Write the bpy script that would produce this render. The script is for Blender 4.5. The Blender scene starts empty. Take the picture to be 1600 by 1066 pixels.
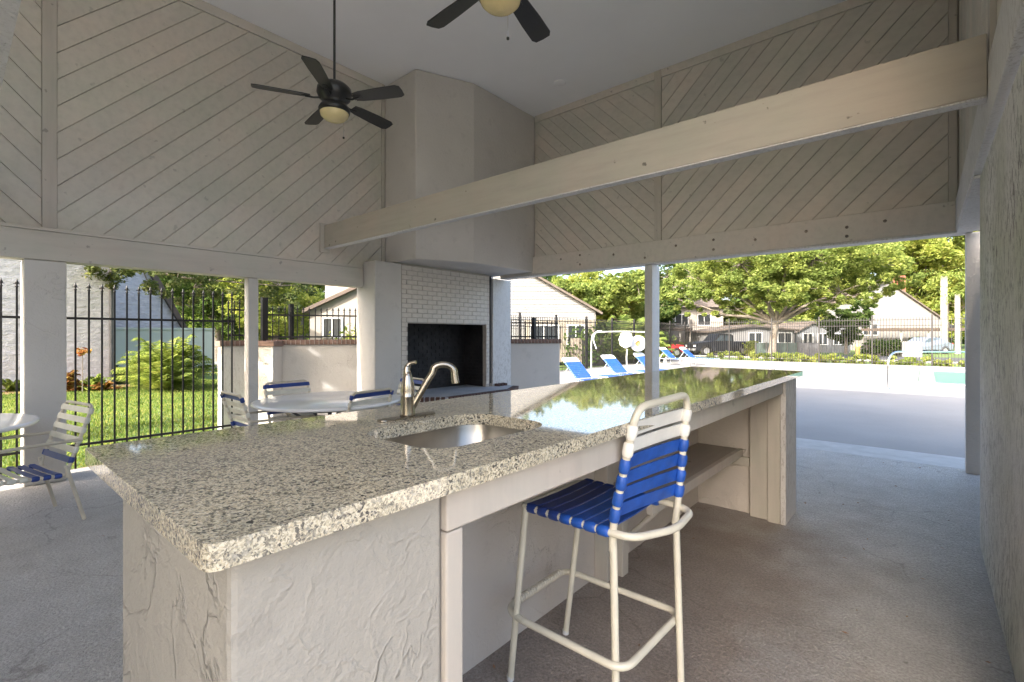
import bpy, math, random
import numpy as np
from mathutils import Vector, Matrix
from math import sin, cos, pi, radians, atan, sqrt

random.seed(7)
S = bpy.context.scene
COL = S.collection

# ------------------------------------------------------------------ camera
F_PX, HZ = 755.0, 524.0
YAW = atan(644.0 / F_PX)
EYE = 1.5
cam = bpy.data.cameras.new("camera")
camo = bpy.data.objects.new("camera", cam)
COL.objects.link(camo)
camo.location = (0, 0, EYE)
camo.rotation_euler = (pi / 2, 0, YAW)
cam.sensor_width = 36.0
cam.lens = 36.0 * F_PX / 1600.0
cam.shift_y = -(533.0 - HZ) / 1600.0
cam.clip_start = 0.03
cam.clip_end = 900
S.camera = camo
FW = (-sin(YAW), cos(YAW)); RT = (cos(YAW), sin(YAW))

def at(px, d):
    """plan position that lies px across and d metres ahead"""
    s = (px - 800) / F_PX * d
    return (d * FW[0] + s * RT[0], d * FW[1] + s * RT[1])

# ------------------------------------------------------------------ world, sun, exposure
SUN_EL = radians(35)
sun_dir = Vector((0.06 * cos(SUN_EL), cos(SUN_EL), -sin(SUN_EL))).normalized()   # travel direction
w = bpy.data.worlds.new("World"); S.world = w; w.use_nodes = True
nt = w.node_tree; nt.nodes.clear()
out = nt.nodes.new('ShaderNodeOutputWorld'); bg = nt.nodes.new('ShaderNodeBackground')
sky = nt.nodes.new('ShaderNodeTexSky'); sky.sky_type = 'NISHITA'; sky.sun_disc = False
sky.sun_elevation = SUN_EL; sky.sun_rotation = math.atan2(-sun_dir.x, -sun_dir.y)
sky.air_density = 1.0; sky.dust_density = 6.0; sky.ozone_density = 0.6
bg.inputs['Strength'].default_value = 0.15
nt.links.new(sky.outputs[0], bg.inputs[0]); nt.links.new(bg.outputs[0], out.inputs[0])
sl = bpy.data.lights.new("sun", 'SUN'); sl.energy = 2.2; sl.angle = radians(0.53); sl.color = (1.0, 0.96, 0.89)
so = bpy.data.objects.new("sun", sl); COL.objects.link(so)
so.rotation_euler = sun_dir.to_track_quat('-Z', 'Y').to_euler(); so.location = (0, -30, 30)
S.view_settings.view_transform = 'Standard'
S.view_settings.look = 'None'
S.view_settings.exposure = 2.5
S.view_settings.gamma = 1.0
S.view_settings.use_curve_mapping = False
S.render.engine = 'CYCLES'
S.cycles.max_bounces = 10
S.cycles.diffuse_bounces = 7
S.cycles.sample_clamp_indirect = 8

# ------------------------------------------------------------------ materials
MAT = {}
def nm(name):
    m = bpy.data.materials.new(name); m.use_nodes = True
    MAT[name] = m
    t = m.node_tree
    return m, t, t.nodes['Principled BSDF']

def lk(t, a, b): t.links.new(a, b)

def tc(t, scale=(1, 1, 1)):
    c = t.nodes.new('ShaderNodeTexCoord'); mp = t.nodes.new('ShaderNodeMapping')
    mp.inputs['Scale'].default_value = scale
    lk(t, c.outputs['Object'], mp.inputs['Vector'])
    return mp.outputs[0]

def noise(t, vec, scale, detail=4, rough=.55, dist=0.0):
    n = t.nodes.new('ShaderNodeTexNoise')
    n.inputs['Scale'].default_value = scale; n.inputs['Detail'].default_value = detail
    n.inputs['Roughness'].default_value = rough; n.inputs['Distortion'].default_value = dist
    lk(t, vec, n.inputs['Vector'])
    return n.outputs['Fac']

def ramp(t, fac, stops, mode='LINEAR'):
    r = t.nodes.new('ShaderNodeValToRGB'); r.color_ramp.interpolation = mode
    e = r.color_ramp.elements
    while len(e) < len(stops): e.new(0.5)
    for i, (p, c) in enumerate(stops):
        e[i].position = p
        e[i].color = (c[0], c[1], c[2], 1) if isinstance(c, (tuple, list)) else (c, c, c, 1)
    lk(t, fac, r.inputs[0])
    return r.outputs[0]

def mixc(t, fac, a, b, mode='MIX'):
    m = t.nodes.new('ShaderNodeMix'); m.data_type = 'RGBA'; m.blend_type = mode
    for inp, v in ((m.inputs[0], fac), (m.inputs[6], a), (m.inputs[7], b)):
        if hasattr(v, 'is_linked') or hasattr(v, 'links'): lk(t, v, inp)
        elif isinstance(v, (int, float)): inp.default_value = v
        else: inp.default_value = (v[0], v[1], v[2], 1)
    return m.outputs[2]

def math_(t, op, a, b):
    m = t.nodes.new('ShaderNodeMath'); m.operation = op
    for inp, v in ((m.inputs[0], a), (m.inputs[1], b)):
        if isinstance(v, (int, float)): inp.default_value = v
        else: lk(t, v, inp)
    return m.outputs[0]

def bump(t, bsdf, h, strength=.3, dist=.01):
    b = t.nodes.new('ShaderNodeBump'); b.inputs['Strength'].default_value = strength
    b.inputs['Distance'].default_value = dist
    lk(t, h, b.inputs['Height']); lk(t, b.outputs[0], bsdf.inputs['Normal'])

def simple(name, col, rough=.5, metal=0.0, var=.12, vs=6.0, bs=0.0, bsc=40.0, coat=0.0):
    m, t, b = nm(name)
    v = tc(t)
    n = noise(t, v, vs, 5)
    c = ramp(t, n, [(.3, [x * (1 - var) for x in col]), (.7, [min(1, x * (1 + var)) for x in col])])
    lk(t, c, b.inputs['Base Color'])
    b.inputs['Roughness'].default_value = rough; b.inputs['Metallic'].default_value = metal
    b.inputs['Coat Weight'].default_value = coat
    if bs > 0: bump(t, b, noise(t, v, bsc, 4), bs)
    return m

def painted_wood(name, col, grain=(1, 1, 1), dirt=.35, spots=True):
    """painted rough-sawn lumber: soft grain, blotches, odd dark knots"""
    m, t, b = nm(name)
    v = tc(t, grain)
    v0 = tc(t)
    g = noise(t, v, 14, 6, .6)
    bl = noise(t, v0, 1.3, 5, .6)
    c = ramp(t, g, [(.3, [x * .91 for x in col]), (.5, col), (.7, [x * 1.05 for x in col])])
    tint = ramp(t, bl, [(.35, (.93, .96, .92)), (.5, (1, .99, .97)), (.68, (1.05, .99, .96))])
    c = mixc(t, 1.0, c, tint, 'MULTIPLY')
    if spots:
        sp = noise(t, v0, 9, 3, .5)
        mask = ramp(t, sp, [(.685, 0), (.72, 1)])
        c = mixc(t, math_(t, 'MULTIPLY', mask, dirt), c, [x * .35 for x in col])
    oi = t.nodes.new('ShaderNodeObjectInfo')
    rnd = ramp(t, oi.outputs['Random'], [(0, (.92, .925, .92)), (.5, (1, .995, .985)), (1, (1.06, 1.035, 1.015))])
    c = mixc(t, 1.0, c, rnd, 'MULTIPLY')
    lk(t, c, b.inputs['Base Color'])
    b.inputs['Roughness'].default_value = .62
    bump(t, b, math_(t, 'ADD', g, math_(t, 'MULTIPLY', noise(t, v0, 60, 3), .5)), .25, .004)
    return m

def off_map(t, vec, o):
    a_ = t.nodes.new('ShaderNodeVectorMath'); a_.operation = 'ADD'; a_.inputs[1].default_value = o; lk(t, vec, a_.inputs[0]); return a_.outputs[0]
def stucco(name, col, ridge=1.0, fine=1.0, wear=0.0, wearcol=(.05, .05, .045), vert=1.0, alg=0.0):
    m, t, b = nm(name)
    v = tc(t)
    vv = tc(t, (1, 1, vert))
    if name == 'stucco_base': vv = off_map(t, vv, (3.7, 5.3, 2.1))
    n1 = noise(t, vv, 2.3, 5, .55, .55)
    r1 = ramp(t, n1, [(.485, 0), (.5, 1), (.505, .2), (.55, 0)])
    msk = ramp(t, noise(t, v, 2.1, 2), [(.42, 0), (.6, 1)])
    r1 = math_(t, 'MULTIPLY', r1, msk)
    n2 = noise(t, vv, 8, 4, .5, .4)
    r2 = ramp(t, n2, [(.47, 0), (.51, .6), (.55, 0)])
    n3 = noise(t, v, 70, 4, .6)
    n4 = noise(t, vv, 5, 4, .5, .6)
    h = math_(t, 'ADD', math_(t, 'MULTIPLY', r1, 1.3 * ridge), math_(t, 'MULTIPLY', r2, .3 * ridge))
    h = math_(t, 'ADD', h, math_(t, 'MULTIPLY', n3, .28 * fine))
    h = math_(t, 'ADD', h, math_(t, 'MULTIPLY', n4, .3))
    h = math_(t, 'ADD', h, math_(t, 'MULTIPLY', noise(t, v, 24, 4, .65), .45 * fine))
    bl = noise(t, v, 1.1, 4, .6)
    c = ramp(t, bl, [(.3, [x * .93 for x in col]), (.7, [x * 1.05 for x in col])])
    sc_ = ramp(t, noise(t, v, 5.5, 5, .7), [(.58, 0), (.66, 1)])
    c = mixc(t, math_(t, 'MULTIPLY', sc_, .35), c, [x * .78 for x in col])
    if alg:
        gz = ramp(t, noise(t, v, .9, 3), [(.4, 0), (.62, 1)])
        c = mixc(t, math_(t, 'MULTIPLY', gz, alg), c, (.33, .36, .22))
    if wear:
        wv = tc(t, (1, 1, .35))
        wn = noise(t, wv, 42, 4, .75)
        wm = ramp(t, wn, [(.53, 0), (.565, 1)])
        ar = ramp(t, noise(t, v, .8, 3), [(.35, .15), (.65, 1)])
        c = mixc(t, math_(t, 'MULTIPLY', math_(t, 'MULTIPLY', wm, wear), ar), c, wearcol)
    lk(t, c, b.inputs['Base Color']); b.inputs['Roughness'].default_value = .6
    bump(t, b, h, .75, .009)
    return m

BEIGE = (.50, .452, .405)
painted_wood('board_y', (.53, .505, .46), (.6, 1, 1))
painted_wood('beam_wood', (.54, .51, .47), (1, .12, 1), .6)
painted_wood('tie_wood', (.42, .385, .33), (.12, 1, 1), 1.0)
painted_wood('post_wood', (.46, .43, .39), (1, 1, .12), .6)
painted_wood('shelf_wood', (.36, .32, .28), (1, .12, 1), .6)
stucco('stucco_plain', (.55, .525, .495), .55, 1.2)
stucco('stucco_base', (.35, .328, .288), 1.3, 1.6)
stucco('stucco_white', (.60, .59, .58), .6, 1.0, .45, (.25, .22, .19))
stucco('stucco_panel', (.54, .49, .44), .6, .9)
stucco('stucco_wall_right', (.70, .69, .665), .35, 2.2, .9, (.07, .065, .06), 1.0, .5)
stucco('stucco_hood', (.53, .505, .47), .15, 2.0)
stucco('stucco_lavender', (.56, .56, .63), 2.5, 2.0)
simple('ceiling_paint', (.84, .84, .84), .75, 0, .02, 1.2)
simple('cream_metal', (.62, .58, .47), .32, 0, .06, 9, coat=.3)
simple('tan_metal', (.50, .45, .36), .4, 0, .12, 9)
simple('white_metal', (.62, .62, .61), .4, 0, .04)
simple('black_metal', (.009, .008, .009), .45, 0, .3, 4)
simple('grey_metal', (.10, .10, .105), .5, 0, .2, 4)
simple('blue_strap', (.018, .085, .38), .38, 0, .25, 14)
simple('navy_strap', (.022, .05, .22), .4, 0, .12, 14)
simple('cream_strap', (.62, .60, .52), .45, 0, .1, 14)
simple('white_strap', (.76, .74, .68), .42, 0, .05, 14)
simple('table_white', (.80, .80, .80), .18, 0, .02, coat=.3)
simple('fan_black', (.014, .014, .013), .38, 0, .2)
simple('glass_amber', (.70, .58, .30), .25, 0, .07, 14)
simple('soot_and_gap_black', (.016, .0145, .016), .75, 0, .6, 5, .6, 30)
simple('hearth_brick', (.085, .045, .038), .75, 0, .4, 8, .4, 60)
simple('cap_brick', (.19, .12, .095), .8, 0, .4, 8, .4, 60)
simple('brick_paint', (.60, .555, .50), .55, 0, .06, 12, .35, 55)
simple('mortar_paint', (.40, .36, .32), .8, 0, .1, 12)
simple('threshold_concrete', (.37, .365, .355), .6, 0, .14, 5, .3, 50)
simple('hearth_top', (.34, .36, .39), .6, 0, .1, 5, .2, 60)
simple('pvc', (.66, .67, .68), .35, 0, .04)
simple('asphalt', (.055, .055, .057), .9, 0, .2, 2)
simple('truck_paint', (.012, .013, .016), .45, 0, .1)
simple('car_red', (.45, .02, .02), .3, 0, .1, coat=.6)
simple('car_silver', (.16, .19, .24), .35, .2, .05, coat=.4)
simple('car_glass', (.08, .11, .14), .12, 0, .1)
simple('tyre', (.02, .02, .02), .8, 0, .2)
simple('rim', (.6, .6, .61), .35, .7, .1)
simple('siding_white', (.19, .188, .185), .6, 0, .03, 1)
simple('siding_beige', (.23, .20, .16), .7, 0, .06, 1)
simple('house_cream', (.27, .245, .215), .7, 0, .04, 1)
simple('siding_grey', (.16, .165, .17), .7, 0, .04, 1)
simple('roof_brown', (.10, .08, .065), .85, 0, .25, 3, .3, 8)
simple('bolt_brown', (.20, .165, .135), .6)
simple('fascia_brown', (.09, .065, .05), .7, 0, .1)
simple('chimney_red', (.32, .10, .07), .8, 0, .2, 6)
simple('dark_green_panel', (.06, .085, .075), .6, 0, .2, 3)
simple('pale_green', (.60, .64, .55), .8, 0, .08, 1)
simple('window_dark', (.03, .035, .04), .1, 0, .2)
simple('palm_bark', (.30, .28, .245), .85, 0, .15, 8, .4, 20)
simple('bark', (.17, .145, .12), .9, 0, .35, 7, .8, 18)
simple('mulch', (.30, .17, .10), .95, 0, .45, 14, .6, 40)
simple('plastic_yellow', (.6, .42, .12), .5)
simple('plastic_red', (.5, .03, .03), .4)
simple('stainless', (.34, .32, .29), .30, 1.0, .06, 18)
simple('chrome', (.7, .7, .7), .15, 1.0, .02)
simple('croton', (.42, .17, .09), .6, 0, .4, 12)

m = MAT['stucco_lavender']; t = m.node_tree; b = t.nodes['Principled BSDF']
v = tc(t, (1, 1, 2.2))
lk(t, ramp(t, noise(t, v, 3.5, 6, .7), [(.32, (.48, .47, .50)), (.5, (.60, .585, .61)), (.68, (.70, .68, .70))]), b.inputs['Base Color'])
bump(t, b, noise(t, v, 3.2, 6, .7), 1.0, .12)

# brushed nickel
m, t, b = nm('nickel')
b.inputs['Base Color'].default_value = (.40, .365, .31, 1); b.inputs['Metallic'].default_value = 1
b.inputs['Roughness'].default_value = .27
bump(t, b, noise(t, tc(t, (1, 1, 40)), 60, 2), .05, .001)

# granite
m, t, b = nm('granite')
v = tc(t)
dn = t.nodes.new('ShaderNodeTexNoise'); dn.inputs['Scale'].default_value = 70; dn.inputs['Detail'].default_value = 3
lk(t, v, dn.inputs['Vector'])
va = t.nodes.new('ShaderNodeVectorMath'); va.operation = 'MULTIPLY_ADD'
va.inputs[1].default_value = (.016, .016, .016)
lk(t, dn.outputs['Color'], va.inputs[0]); lk(t, v, va.inputs[2])
def vor(scale):
    x = t.nodes.new('ShaderNodeTexVoronoi'); x.inputs['Scale'].default_value = scale
    lk(t, va.outputs[0], x.inputs['Vector'])
    sp = t.nodes.new('ShaderNodeSeparateColor'); lk(t, x.outputs['Color'], sp.inputs[0])
    return sp.outputs[0], sp.outputs[1]
a1, a2 = vor(300); b1, b2 = vor(170)
ng = noise(t, v, 150, 3, .6)
base = ramp(t, math_(t, 'ADD', math_(t, 'MULTIPLY', a1, .35), math_(t, 'MULTIPLY', ng, .65)),
            [(.27, (.17, .155, .12)), (.39, (.36, .33, .26)), (.50, (.52, .465, .34)), (.61, (.66, .62, .51)), (.75, (.46, .37, .24))])
drift = ramp(t, noise(t, v, 7, 4, .6), [(.35, (.90, .90, .88)), (.65, (1.08, 1.05, 1.0))])
c = mixc(t, 1.0, base, drift, 'MULTIPLY')
gsp = ramp(t, noise(t, v, 95, 2, .5), [(.57, 0), (.62, 1)])
c = mixc(t, math_(t, 'MULTIPLY', gsp, .6), c, (.22, .22, .20))
cl = ramp(t, noise(t, v, 16, 3), [(.38, .25), (.62, 1.0)])
bm_ = ramp(t, b2, [(0, 1), (.19, 0)], 'CONSTANT')
c = mixc(t, math_(t, 'MULTIPLY', bm_, cl), c, (.03, .03, .032))
bm2 = ramp(t, a2, [(0, 1), (.08, 0)], 'CONSTANT')
c = mixc(t, math_(t, 'MULTIPLY', bm2, .8), c, (.07, .065, .06))
lk(t, c, b.inputs['Base Color'])
rr = ramp(t, noise(t, v, 5, 4), [(.3, .025), (.7, .06)])
lk(t, rr, b.inputs['Roughness'])
b.inputs['IOR'].default_value = 1.75

def va_f(t, v):
    n_ = t.nodes.new('ShaderNodeTexNoise'); n_.inputs['Scale'].default_value = 2.2; n_.inputs['Detail'].default_value = 6; lk(t, v, n_.inputs['Vector'])
    a_ = t.nodes.new('ShaderNodeVectorMath'); a_.operation = 'MULTIPLY_ADD'; a_.inputs[1].default_value = (.5, .5, .5)
    lk(t, n_.outputs['Color'], a_.inputs[0]); lk(t, v, a_.inputs[2]); return a_.outputs[0]
# concrete floor of the pavilion
m, t, b = nm('concrete_floor')
v = tc(t)
big = noise(t, v, .55, 4, .6)
c = ramp(t, big, [(.3, (.40, .385, .37)), (.5, (.47, .46, .45)), (.7, (.52, .51, .505))])
mid = ramp(t, noise(t, v, 5, 6, .65), [(.3, (.85, .84, .83)), (.7, (1.06, 1.06, 1.06))])
c = mixc(t, 1.0, c, mid, 'MULTIPLY')
fine = ramp(t, noise(t, v, 75, 5, .7), [(.38, (.70, .69, .68)), (.60, (1.10, 1.10, 1.10))])
c = mixc(t, 1.0, c, fine, 'MULTIPLY')
cr = t.nodes.new('ShaderNodeTexVoronoi'); cr.feature = 'DISTANCE_TO_EDGE'; cr.inputs['Scale'].default_value = .55
lk(t, va_f(t, v), cr.inputs['Vector'])
crm = ramp(t, cr.outputs['Distance'], [(0, 1), (.0045, 0)])
c = mixc(t, math_(t, 'MULTIPLY', crm, math_(t, 'MULTIPLY', ramp(t, noise(t, v, .9, 2), [(.45, 0), (.55, 1)]), .55)), c, (.14, .12, .11))
sp = ramp(t, noise(t, v, 11, 3, .5), [(.72, 0), (.76, 1)])
c = mixc(t, math_(t, 'MULTIPLY', sp, .55), c, (.09, .07, .06))
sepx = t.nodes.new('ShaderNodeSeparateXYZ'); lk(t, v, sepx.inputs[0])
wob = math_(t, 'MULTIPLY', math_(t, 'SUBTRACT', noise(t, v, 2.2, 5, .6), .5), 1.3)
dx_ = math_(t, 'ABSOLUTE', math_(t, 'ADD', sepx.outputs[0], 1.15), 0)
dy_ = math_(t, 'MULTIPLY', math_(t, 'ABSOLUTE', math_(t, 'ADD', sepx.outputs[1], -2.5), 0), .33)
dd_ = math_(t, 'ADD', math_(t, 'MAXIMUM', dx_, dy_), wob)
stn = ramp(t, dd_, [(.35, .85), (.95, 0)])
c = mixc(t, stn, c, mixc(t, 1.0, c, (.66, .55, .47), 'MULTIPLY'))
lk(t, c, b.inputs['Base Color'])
b.inputs['Roughness'].default_value = .48
h = ramp(t, noise(t, v, 42, 5, .65, .5), [(.44, 0), (.58, 1)])
bump(t, b, math_(t, 'ADD', h, math_(t, 'ADD', noise(t, v, 160, 3), noise(t, v, 12, 4))), .9, .006)

# pool deck
m, t, b = nm('deck_concrete')
v = tc(t)
c = ramp(t, noise(t, v, .5, 6, .6), [(.3, (.21, .202, .193)), (.7, (.255, .246, .236))])
fine = ramp(t, noise(t, v, 30, 5, .7), [(.3, (.93, .93, .93)), (.7, (1.03, 1.03, 1.03))])
lk(t, mixc(t, 1.0, c, fine, 'MULTIPLY'), b.inputs['Base Color']); b.inputs['Roughness'].default_value = .7
bump(t, b, noise(t, v, 60, 4), .3, .004)

# lawn soil/grass base
m, t, b = nm('lawn')
v = tc(t)
c = ramp(t, noise(t, v, 1.2, 6, .65), [(.3, (.07, .12, .025)), (.6, (.11, .17, .035)), (.8, (.19, .20, .06))])
c = mixc(t, 1.0, c, ramp(t, noise(t, v, 45, 4, .7), [(.3, (.6, .65, .55)), (.65, (1.2, 1.15, 1.1))]), 'MULTIPLY')
lk(t, c, b.inputs['Base Color']); b.inputs['Roughness'].default_value = .9
bump(t, b, noise(t, v, 60, 4), .8, .03)

def leafmat(name, stops, trans=.45):
    m = bpy.data.materials.new(name); m.use_nodes = True; MAT[name] = m
    t = m.node_tree; t.nodes.clear()
    o = t.nodes.new('ShaderNodeOutputMaterial'); mx = t.nodes.new('ShaderNodeMixShader')
    df = t.nodes.new('ShaderNodeBsdfDiffuse'); tr = t.nodes.new('ShaderNodeBsdfTranslucent')
    ge = t.nodes.new('ShaderNodeNewGeometry')
    c = ramp(t, ge.outputs['Random Per Island'], stops)
    bl = ramp(t, noise(t, tc(t), .55, 3), [(.35, (.78, .85, .8)), (.65, (1.22, 1.15, 1.0))])
    c = mixc(t, 1.0, c, bl, 'MULTIPLY')
    lk(t, c, df.inputs[0]); lk(t, mixc(t, 1.0, c, (1.2, 1.2, .85), 'MULTIPLY'), tr.inputs[0])
    mx.inputs[0].default_value = trans + .08
    lk(t, df.outputs[0], mx.inputs[1]); lk(t, tr.outputs[0], mx.inputs[2]); lk(t, mx.outputs[0], o.inputs[0])
leafmat('leaf_oak', [(0, (.12, .165, .05)), (.5, (.20, .25, .075)), (1, (.30, .34, .12))])
leafmat('leaf_bright', [(0, (.16, .21, .05)), (.5, (.26, .30, .08)), (1, (.37, .38, .13))])
leafmat('leaf_dark', [(0, (.05, .08, .03)), (.6, (.09, .14, .045)), (1, (.16, .2, .07))])
leafmat('leaf_grey', [(0, (.08, .11, .05)), (.6, (.14, .17, .08)), (1, (.22, .22, .12))])
leafmat('leaf_palm', [(0, (.15, .21, .06)), (.6, (.24, .30, .09)), (1, (.38, .40, .15))], .5)
leafmat('leaf_red', [(0, (.25, .08, .05)), (.5, (.4, .2, .08)), (1, (.45, .38, .12))], .3)
leafmat('grass_blade', [(0, (.10, .17, .045)), (.6, (.17, .23, .065)), (1, (.32, .31, .13))], .4)

# pool water
m, t, b = nm('pool_water')
b.inputs['Base Color'].default_value = (.09, .20, .15, 1); b.inputs['Roughness'].default_value = .35; b.inputs['IOR'].default_value = 1.15

# ------------------------------------------------------------------ object helpers
ROOT = {}
def tag(o, label=None, cat=None, group=None, kind=None):
    if label: o['label'] = label
    if cat: o['category'] = cat
    if group: o['group'] = group
    if kind: o['kind'] = kind
    return o
def thing(name, label, cat, loc=(0, 0, 0), rz=0.0, group=None):
    o = bpy.data.objects.new(name, None); COL.objects.link(o); o.empty_display_size = .2
    o.location = loc; o.rotation_euler = (0, 0, rz)
    return tag(o, label, cat, group)
def inv(root):
    r = root
    while r.parent: r = r.parent
    return (Matrix.Translation(r.location) @ Matrix.Rotation(r.rotation_euler.z, 4, 'Z')).inverted()

class MB:
    def __init__(s): s.v = []; s.f = []; s.sm = []
    def add(s, vs, fs, smooth=False):
        o = len(s.v); s.v += [tuple(p) for p in vs]
        for f in fs: s.f.append(tuple(i + o for i in f)); s.sm.append(smooth)
        return s
    def box(s, x0, x1, y0, y1, z0, z1):
        x0, x1 = min(x0, x1), max(x0, x1); y0, y1 = min(y0, y1), max(y0, y1); z0, z1 = min(z0, z1), max(z0, z1)
        return s.add([(x0, y0, z0), (x1, y0, z0), (x1, y1, z0), (x0, y1, z0), (x0, y0, z1), (x1, y0, z1), (x1, y1, z1), (x0, y1, z1)],
                     [(0, 3, 2, 1), (4, 5, 6, 7), (0, 1, 5, 4), (1, 2, 6, 5), (2, 3, 7, 6), (3, 0, 4, 7)])
    def obox(s, a, b, wid, z0, z1):
        """upright box between plan points a and b, width wid"""
        d = Vector((b[0] - a[0], b[1] - a[1])); n = Vector((-d.y, d.x)).normalized() * wid / 2
        P = [(a[0] + n.x, a[1] + n.y), (a[0] - n.x, a[1] - n.y), (b[0] - n.x, b[1] - n.y), (b[0] + n.x, b[1] + n.y)]
        return s.prism(P, z0, z1)
    def prism(s, poly, z0, z1):
        n = len(poly)
        ar = sum(poly[i][0] * poly[(i + 1) % n][1] - poly[(i + 1) % n][0] * poly[i][1] for i in range(n))
        if ar < 0: poly = poly[::-1]
        vs = [(x, y, z0) for x, y in poly] + [(x, y, z1) for x, y in poly]
        fs = [tuple(range(n - 1, -1, -1)), tuple(range(n, 2 * n))]
        fs += [(i, (i + 1) % n, n + (i + 1) % n, n + i) for i in range(n)]
        return s.add(vs, fs)
    def extr(s, poly3, off):
        """polygon of 3-D points extruded by the vector off"""
        n = len(poly3); off = Vector(off)
        P = [Vector(p) for p in poly3]
        nn = Vector((0, 0, 0))
        for i in range(n): nn += P[i].cross(P[(i + 1) % n])
        if nn.dot(off) > 0: P = P[::-1]
        vs = [tuple(p) for p in P] + [tuple(p + off) for p in P]
        fs = [tuple(range(n)), tuple(range(2 * n - 1, n - 1, -1))]
        fs += [(i, n + i, n + (i + 1) % n, (i + 1) % n) for i in range(n)]
        return s.add(vs, fs)
    def tube(s, pts, r, n=10, caps=True):
        pts = [Vector(p) for p in pts]; m = len(pts)
        rs = r if isinstance(r, (list, tuple)) else [r] * m
        up = None; rings = []
        for i in range(m):
            d = (pts[min(i + 1, m - 1)] - pts[max(i - 1, 0)]).normalized()
            if up is None:
                up = d.orthogonal().normalized()
            else:
                up = (up - d * up.dot(d))
                up = up.normalized() if up.length > 1e-6 else d.orthogonal().normalized()
            sd = d.cross(up)
            rings.append([pts[i] + (up * cos(2 * pi * k / n) + sd * sin(2 * pi * k / n)) * rs[i] for k in range(n)])
        vs = [p for rg in rings for p in rg]; fs = []
        for i in range(m - 1):
            for k in range(n):
                k2 = (k + 1) % n
                fs.append((i * n + k, i * n + k2, (i + 1) * n + k2, (i + 1) * n + k))
        s.add(vs, fs, True)
        if caps:
            s.add(rings[0], [tuple(range(n - 1, -1, -1))]); s.add(rings[-1], [tuple(range(n))])
        return s
    def lathe(s, prof, c=(0, 0, 0), n=24, axis='Z'):
        vs = []; fs = []; m = len(prof)
        for (r, z) in prof:
            for k in range(n):
                a = 2 * pi * k / n
                if axis == 'Z': vs.append((c[0] + r * cos(a), c[1] + r * sin(a), c[2] + z))
                elif axis == 'Y': vs.append((c[0] + r * sin(a), c[1] + z, c[2] + r * cos(a)))
                else: vs.append((c[0] + z, c[1] + r * cos(a), c[2] + r * sin(a)))
        for i in range(m - 1):
            for k in range(n):
                k2 = (k + 1) % n
                fs.append((i * n + k, i * n + k2, (i + 1) * n + k2, (i + 1) * n + k))
        s.add(vs, fs, True)
        return s
    def mesh(s, name):
        me = bpy.data.meshes.new(name); me.from_pydata(s.v, [], s.f)
        me.polygons.foreach_set('use_smooth', s.sm); me.update()
        return me
    def build(s, name, mat, parent=None, bevel=0.0, local=False, seg=2):
        me = s.mesh(name)
        if parent is not None and not local: me.transform(inv(parent))
        me.materials.append(MAT[mat])
        o = bpy.data.objects.new(name, me); COL.objects.link(o)
        if parent is not None: o.parent = parent
        if bevel:
            md = o.modifiers.new('bevel', 'BEVEL'); md.width = bevel; md.segments = seg; md.limit_method = 'ANGLE'; md.angle_limit = radians(40)
        return o

def inst(name, me, parent, loc, rot=(0, 0, 0), scale=(1, 1, 1)):
    """a piece sharing mesh data; loc in world, parent top-level and unrotated"""
    o = bpy.data.objects.new(name, me); COL.objects.link(o); o.parent = parent
    o.location = (inv(parent) @ Vector(loc)); o.rotation_euler = rot; o.scale = scale
    return o

def copy_tree(root, loc, rz, label=None):
    def rec(o, par):
        c = o.copy(); COL.objects.link(c)
        if par: c.parent = par
        for ch in list(o.children): rec(ch, c)
        return c
    r = rec(root, None); r.location = loc; r.rotation_euler = (0, 0, rz)
    if label: r['label'] = label
    return r

def fillet(pts, r, n=6):
    P = [Vector(p) for p in pts]; out = [P[0]]
    for i in range(1, len(P) - 1):
        a, b, c = P[i - 1], P[i], P[i + 1]
        ra = min(r, (a - b).length * .49); rc = min(r, (c - b).length * .49)
        p = b + (a - b).normalized() * ra; q = b + (c - b).normalized() * rc
        for k in range(n + 1):
            u = k / n
            out.append(p * (1 - u) ** 2 + b * 2 * u * (1 - u) + q * u * u)
    out.append(P[-1]); return out

def clip(poly, inside, inter):
    out = []
    for i in range(len(poly)):
        a, b = poly[i], poly[(i + 1) % len(poly)]
        ia, ib = inside(a), inside(b)
        if ia: out.append(a)
        if ia != ib: out.append(inter(a, b))
    return out
def clip_half(poly, nx, ny, c):
    """keep nx*x+ny*y<=c"""
    f = lambda p: nx * p[0] + ny * p[1] - c
    def it(a, b):
        fa, fb = f(a), f(b); k = fa / (fa - fb)
        return (a[0] + (b[0] - a[0]) * k, a[1] + (b[1] - a[1]) * k)
    return clip(poly, lambda p: f(p) <= 1e-9, it)

def boards(parent, u0, u1, v0, v1, ang, width, mapf, mat, gap=.0065, phase=0.0, name='board', th=.02):
    """diagonal boards filling the rectangle (u0..u1, v0..v1); each a piece of its own"""
    nx, ny = -sin(ang), cos(ang)
    cs = [nx * u + ny * v for u in (u0, u1) for v in (v0, v1)]
    k = math.floor((min(cs) - phase) / width)
    while phase + k * width < max(cs):
        a = phase + k * width + gap / 2; b = phase + (k + 1) * width - gap / 2; k += 1
        poly = [(u0, v0), (u1, v0), (u1, v1), (u0, v1)]
        poly = clip_half(poly, nx, ny, b)
        if len(poly) > 2: poly = clip_half(poly, -nx, -ny, -a)
        if len(poly) < 3: continue
        A = abs(sum(poly[i][0] * poly[(i + 1) % len(poly)][1] - poly[(i + 1) % len(poly)][0] * poly[i][1] for i in range(len(poly)))) / 2
        if A < .0006: continue
        t_ = th + random.uniform(-.002, .0015)
        front = [mapf(u, v, t_) for u, v in poly]; back = [mapf(u, v, 0) for u, v in poly]
        off = Vector(back[0]) - Vector(front[0])
        mb = MB(); mb.extr(front, off); mb.build(name, mat, parent, bevel=.0025, seg=1)

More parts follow.
